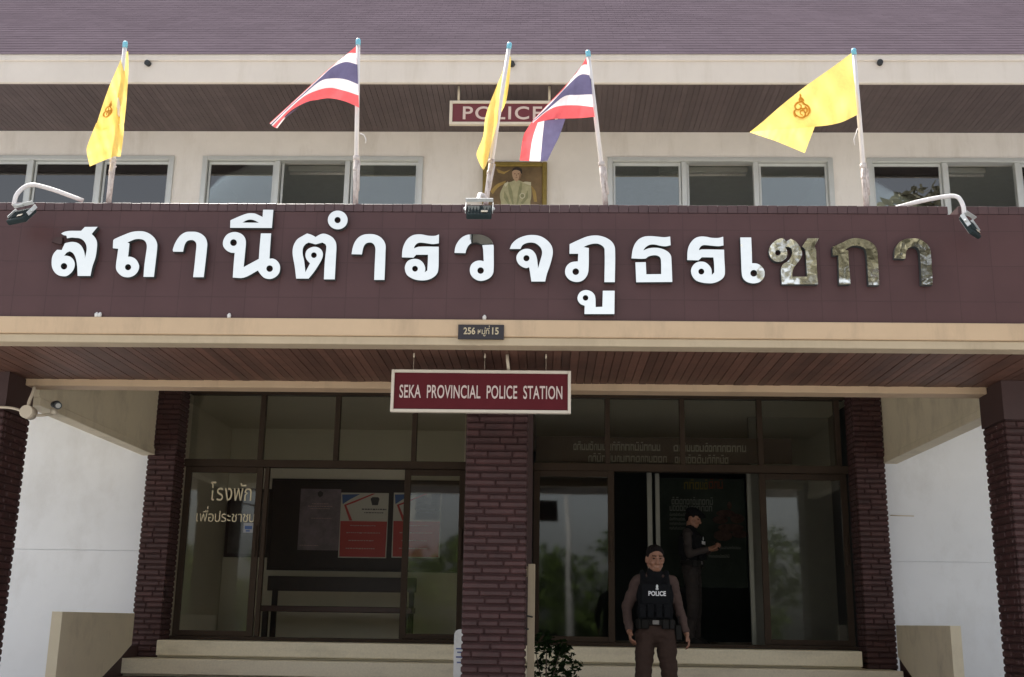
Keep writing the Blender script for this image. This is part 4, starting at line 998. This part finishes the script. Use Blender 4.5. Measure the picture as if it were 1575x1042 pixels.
# ------------------------------------------------------------------ people
SKIN = mat('skin', (.27,.132,.082), .5, nz=.08, nscale=30); HAIR = mat('black_hair', (.010,.008,.008), .85, spec=.12, nz=.3, nscale=60, bump=.4, bscale=180)
SHIRT = mat('brown_uniform_shirt', (.080,.052,.045), .85, spec=.2, nz=.12, nscale=14, bump=.25, bscale=25); TROU = mat('brown_uniform_trousers', (.045,.027,.021), .9, spec=.2, nz=.12, nscale=12, bump=.3, bscale=22)
VEST = mat('black_vest', (.009,.0095,.011), .95, spec=.12, nz=.2, nscale=20, bump=.3, bscale=120); VTXT = mat('white_vest_print', (.72,.72,.74), .6); BOOT = mat('black_leather', (.010,.009,.008), .7, spec=.2)
EYEW = mat('eye', (.02,.012,.01), .2)
def fused(m, voxel, name, mt, parent, M, smooth=2, wr=0.):
    """melts the shapes collected in m into one continuous skin"""
    bmesh.ops.transform(m.bm, matrix=M, verts=m.bm.verts)
    me = bpy.data.meshes.new('tmp'); m.bm.to_mesh(me); m.bm.free()
    o = bpy.data.objects.new('tmp', me); COL.objects.link(o)
    md = o.modifiers.new('r', 'REMESH'); md.mode = 'VOXEL'; md.voxel_size = voxel; md.use_smooth_shade = True
    if smooth: sm = o.modifiers.new('s', 'SMOOTH'); sm.factor = .5; sm.iterations = smooth
    dg = bpy.context.evaluated_depsgraph_get(); res = bpy.data.meshes.new_from_object(o.evaluated_get(dg)); res.name = name
    bpy.data.objects.remove(o); bpy.data.meshes.remove(me)
    res.materials.clear()
    if wr:
        Mi = M.inverted(); vs = [(v, v.normal.copy()) for v in res.vertices]
        for v, n_ in vs:
            q = Mi @ v.co; f_ = noise.noise(Vector((q.x*9+q.z*7, q.y*9, q.z*20))) + .6*noise.noise(Vector((q.x*22, q.y*22, q.z*34+3)))
            v.co = v.co + n_*wr*f_
    for p in res.polygons: p.use_smooth = True; p.material_index = 0
    return obj(name, res, mt, parent)
def hand(m, wr, dr, side, curl=.5, palm_in=None):
    """palm, four bent fingers of their own lengths and a thumb leaving the side of the palm"""
    dr = dr.normalized(); fwd = Vector((0,-1,0)); fwd = (fwd-dr*fwd.dot(dr)).normalized(); inn = palm_in or Vector((-side,0,0)); inn = (inn-dr*inn.dot(dr)-fwd*inn.dot(fwd))
    inn = inn.normalized() if inn.length > .1 else dr.cross(fwd)*side
    k = wr+dr*.085
    m.caps(wr-dr*.02, .026, wr+dr*.02, .026)
    for f_ in (-1.5,-.5,.5,1.5): m.caps(wr+dr*.015+fwd*f_*.010, .0135, k+fwd*f_*.0185, .0115)
    for f_, L in ((1.5,.068),(.5,.078),(-.5,.073),(-1.5,.056)):
        b0 = k+fwd*f_*.0195; d1 = (dr+inn*.35*curl).normalized(); d2 = (dr+inn*1.2*curl).normalized(); d3 = (dr+inn*2.2*curl).normalized()
        p1 = b0+d1*L*.45; p2 = p1+d2*L*.32; p3 = p2+d3*L*.25
        m.caps(b0, .0098, p1, .0090); m.caps(p1, .0090, p2, .0082); m.caps(p2, .0082, p3, .0070)
    t0 = wr+dr*.025+fwd*.022; t1 = t0+(dr*.7+fwd*.6+inn*.25).normalized()*.042; t2 = t1+(dr*.95+fwd*.15+inn*.35).normalized()*.032
    m.caps(t0, .014, t1, .0115); m.caps(t1, .0115, t2, .0088)
def officer(label, loc, rz, P, H=1.72, cap=False, vest=True, cat='person', SHIRT=SHIRT, TROU=TROU):
    t = thing('person', label, cat, loc, rz); S = H/1.72
    M = Matrix.Translation(loc) @ Matrix.Rotation(rz, 4, 'Z') @ Matrix.Scale(S, 4)
    V = lambda k: Vector(P[k])
    hd = Matrix.Rotation(P.get('turn', 0), 3, 'Z') @ Matrix.Rotation(P.get('nod', 0), 3, 'X'); hc = Vector(P.get('head', (0,-.01,1.60)))
    h = lambda x, y, z: hc + hd @ Vector((x, y, z))
    m = MB()
    m.ell(h(0,.012,.022), (.074,.094,.098), 24, 16, rot=hd); m.ell(h(0,-.022,-.040), (.060,.068,.066), 20, 14, rot=hd); m.ell(h(0,-.052,-.088), (.030,.028,.026), 14, 10, rot=hd)
    m.caps(h(0,-.082,.012), .011, h(0,-.104,-.030), .0155); m.ell(h(-.016,-.090,-.034), (.011,.013,.010), 10, 8); m.ell(h(.016,-.090,-.034), (.011,.013,.010), 10, 8)
    for s in (-1, 1):
        m.ell(h(s*.038,-.060,-.030), (.026,.024,.026), 12, 8); m.caps(h(s*.012,-.084,.024), .011, h(s*.046,-.070,.026), .010)
        m.ell(h(s*.078,.012,-.012), (.011,.024,.034), 12, 8, rot=hd); m.caps(h(s*.058,-.005,-.06), .018, h(s*.022,-.062,-.092), .018)
    m.caps(h(-.020,-.083,-.066), .0075, h(.020,-.083,-.066), .0075); m.caps(h(-.016,-.081,-.075), .008, h(.016,-.081,-.075), .008)
    m.caps(h(0,.018,-.05), .053, Vector((0,.012,1.42)), .062); m.caps(Vector((-.10,.01,1.40)), .045, Vector((.10,.01,1.40)), .045)
    m.ell((0,.0,1.25), (.13,.085,.18)); m.ell((0,0,1.0), (.12,.08,.15))
    for s, k in ((-1,'r'), (1,'l')):
        m.caps(V(k+'sh'), .045, V(k+'el'), .036); m.caps(V(k+'el'), .036, V(k+'wr'), .026)
        hand(m, V(k+'wr'), V(k+'wr')-V(k+'el') if k+'hd' not in P else V(k+'hd'), s, P.get('curl', .5), Vector(P[k+'in']) if k+'in' in P else None)
        m.caps(V(k+'hip'), .068, V(k+'kn'), .045); m.caps(V(k+'kn'), .045, V(k+'an'), .036)
        m.caps(V(k+'an'), .034, V(k+'an')+Vector((0,-.13,-.05)), .028)
    fused(m, .0065, 'body', SKIN, t, M, 1)
    for s in (-1, 1):
        m = MB(); m.ell(h(s*.031,-.0765,.006), (.0125,.008,.0055), 12, 8, rot=hd); bmesh.ops.transform(m.bm, matrix=M, verts=m.bm.verts); m.build('eye', EYEW, t)
        m = MB(); m.caps(h(s*.016,-.0945,.030), .0042, h(s*.048,-.082,.031), .0036); bmesh.ops.transform(m.bm, matrix=M, verts=m.bm.verts); m.build('eyebrow', HAIR, t)
    m = MB(); m.ell(h(0,.018,.055), (.080,.089,.070), 20, 14, rot=hd); m.ell(h(-.01,-.045,.096), (.050,.032,.020), 16, 10, rot=hd); m.ell(h(0,.05,.01), (.070,.062,.075), 16, 12, rot=hd)
    for s in (-1, 1): m.ell(h(s*.064,.012,.040), (.017,.048,.045), 12, 8, rot=hd)
    fused(m, .007, 'hair', HAIR, t, M, 1)
    if cap:
        m = MB(); m.ell(h(0,.012,.078), (.092,.108,.064), 24, 12, rot=hd); m.caps(h(-.05,-.10,.062), .012, h(.05,-.10,.062), .012); m.caps(h(-.04,-.145,.052), .009, h(.04,-.145,.052), .009); m.caps(h(0,-.08,.064), .05, h(0,-.115,.060), .035)
        fused(m, .007, 'cap', VEST, t, M, 2)
    # shirt with sleeves
    m = MB(); m.ell((0,.0,1.26), (.165,.112,.20)); m.ell((0,.005,1.06), (.150,.108,.16)); m.caps(V('rsh')+Vector((.02,0,0)), .064, V('lsh')-Vector((.02,0,0)), .064); m.caps((0,.012,1.42), .074, (0,.008,1.462), .067)
    for k in 'rl': m.caps(V(k+'sh'), .061, V(k+'el'), .048); m.caps(V(k+'el'), .048, V(k+'wr')-(V(k+'wr')-V(k+'el'))*.08, .038)
    fused(m, .009, 'shirt', SHIRT, t, M, 3, .009)
    m = MB(); m.ell((0,.008,.96), (.162,.118,.125))
    for k in 'rl':
        m.caps(V(k+'hip'), .094, V(k+'kn'), .070); m.caps(V(k+'kn'), .070, V(k+'an')+Vector((0,0,.02)), .062)
    fused(m, .010, 'trousers', TROU, t, M, 2, .010)
    m = MB()
    for k in 'rl':
        a_ = V(k+'an'); m.caps(a_+Vector((0,.02,.04)), .050, a_+Vector((0,.02,-.045)), .044); m.caps(a_+Vector((0,.03,-.05)), .040, a_+Vector((0,-.15,-.055)), .036); m.caps(a_+Vector((0,-.01,.0)), .050, a_+Vector((0,-.13,-.045)), .040)
    fused(m, .010, 'boots', BOOT, t, M, 2)
    m = MB(); pts = [(.172*math.cos(a_), .008+.126*math.sin(a_), 1.035) for a_ in [2*math.pi*k/32 for k in range(33)]]
    for dz in (-.016, 0, .016): m.tube([(x, y, z+dz) for x, y, z in pts], .011, 8, cap=False)
    for a_ in (-2.5,-2.1,-1.1,-.7): m.obox(Vector((.182*math.cos(a_), .008+.138*math.sin(a_), 1.02)), (.06,.035,.085), Matrix.Rotation(a_+math.pi/2, 3, 'Z'), .006)
    bmesh.ops.transform(m.bm, matrix=M, verts=m.bm.verts); be = m.build('belt', BOOT, t)
    m = MB(); m.box((-.03,-.136,1.015), (.03,-.128,1.055), .003); bmesh.ops.transform(m.bm, matrix=M, verts=m.bm.verts); m.build('buckle', mat('dull_buckle', (.16,.15,.14), .5, .5), be)
    if vest:
        m = MB(); m.ell((0,-.004,1.27), (.172,.140,.19)); m.ell((0,0,1.13), (.168,.134,.13))
        m.box((-.125,-.148,1.12), (.125,.14,1.37)); m.box((-.15,-.10,1.06), (.15,.10,1.36))
        for s in (-1, 1): m.caps((s*.105,-.09,1.36), .030, (s*.108,.01,1.475), .026); m.caps((s*.108,.01,1.475), .026, (s*.105,.10,1.36), .03)
        m.caps((0,.0,1.43), .078, (0,.0,1.470), .070)
        ve = fused(m, .009, 'vest', VEST, t, M, 2)
        for x_ in (-.115,-.045,.03,.10):
            m = MB(); m.box((x_-.028,-.168,1.075), (x_+.028,-.128,1.19), .008); m.box((x_-.030,-.172,1.165), (x_+.030,-.150,1.195), .004); bmesh.ops.transform(m.bm, matrix=M, verts=m.bm.verts); m.build('pouch', VEST, ve)
        m = text_mb('POLICE', .155, .042, (.015,-.156,1.285), .004, .03); bmesh.ops.transform(m.bm, matrix=M, verts=m.bm.verts); m.build('lettering', VTXT, ve)
        m = MB(); m.ell((.015,-.152,1.345), (.011,.006,.020), 10, 8); m.ell((.015,-.152,1.325), (.015,.006,.010), 10, 8); bmesh.ops.transform(m.bm, matrix=M, verts=m.bm.verts); m.build('badge', ALU, ve)
    return t, M
P1 = dict(rsh=(-.150,.01,1.40), lsh=(.150,.01,1.40), rel=(-.255,.05,1.165), lel=(.215,.06,1.17), rwr=(-.235,-.075,.965), lwr=(.275,.03,.955), rhip=(-.088,0,.93), lhip=(.088,0,.93), rkn=(-.120,-.13,.53), lkn=(.125,-.03,.50), ran=(-.085,-.06,.14), lan=(.105,.08,.09), head=(.006,-.025,1.60), turn=R(12), nod=R(9), curl=.9)
hp = at(1006, 839, 10.4)
t1, M1 = officer('police officer in a black vest lettered POLICE coming down the entrance steps', (hp.x, 10.4, LAND), R(-3), P1, (hp.z-LAND))
m = MB(); m.obox(Vector((.205,-.03,.95)), (.052,.04,.13), Matrix.Rotation(R(-3), 3, 'Y'), .006); m.tube([(.205,-.03,1.0),(.205,-.03,1.09)], .006, 6)
bmesh.ops.transform(m.bm, matrix=M1, verts=m.bm.verts); m.build('radio', BOOT, t1)
P2 = dict(rsh=(-.16,.01,1.40), lsh=(.16,.01,1.40), rel=(-.21,-.02,1.13), lel=(.21,-.02,1.13), rwr=(-.085,-.235,1.20), lwr=(.09,-.225,1.20), rhd=(.35,-.75,.25), lhd=(-.35,-.75,.25), rin=(.6,0,.8), lin=(-.6,0,.8), rhip=(-.085,0,.93), lhip=(.085,0,.93), rkn=(-.10,-.03,.50), lkn=(.10,-.02,.50), ran=(-.10,.03,.09), lan=(.10,.0,.09), head=(.0,-.03,1.595), nod=R(16), curl=.8)
hp = at(1066, 783, 13.95)
t2, M2 = officer('police officer in a dark cap inside the doorway, side on, looking down at a phone', (hp.x-.03, 13.95, 1.302), R(68), P2, hp.z-1.302, True, SHIRT=mat('dimmed_uniform_shirt', (.026,.019,.017), .85, nz=.12), TROU=mat('dimmed_uniform_trousers', (.017,.012,.010), .9, nz=.12))  # dimness of the room put into darker copies of the uniform colours
o = thing('phone', 'small dark phone held up by the officer inside the doorway', 'phone', tuple(M2 @ Vector((0,-.32,1.24))))
m = MB(); m.obox(Vector((0,-.325,1.245)), (.075,.012,.15), Matrix.Rotation(R(-38), 3, 'X'), .004); bmesh.ops.transform(m.bm, matrix=M2, verts=m.bm.verts); m.build('phone_body', BOOT, o)
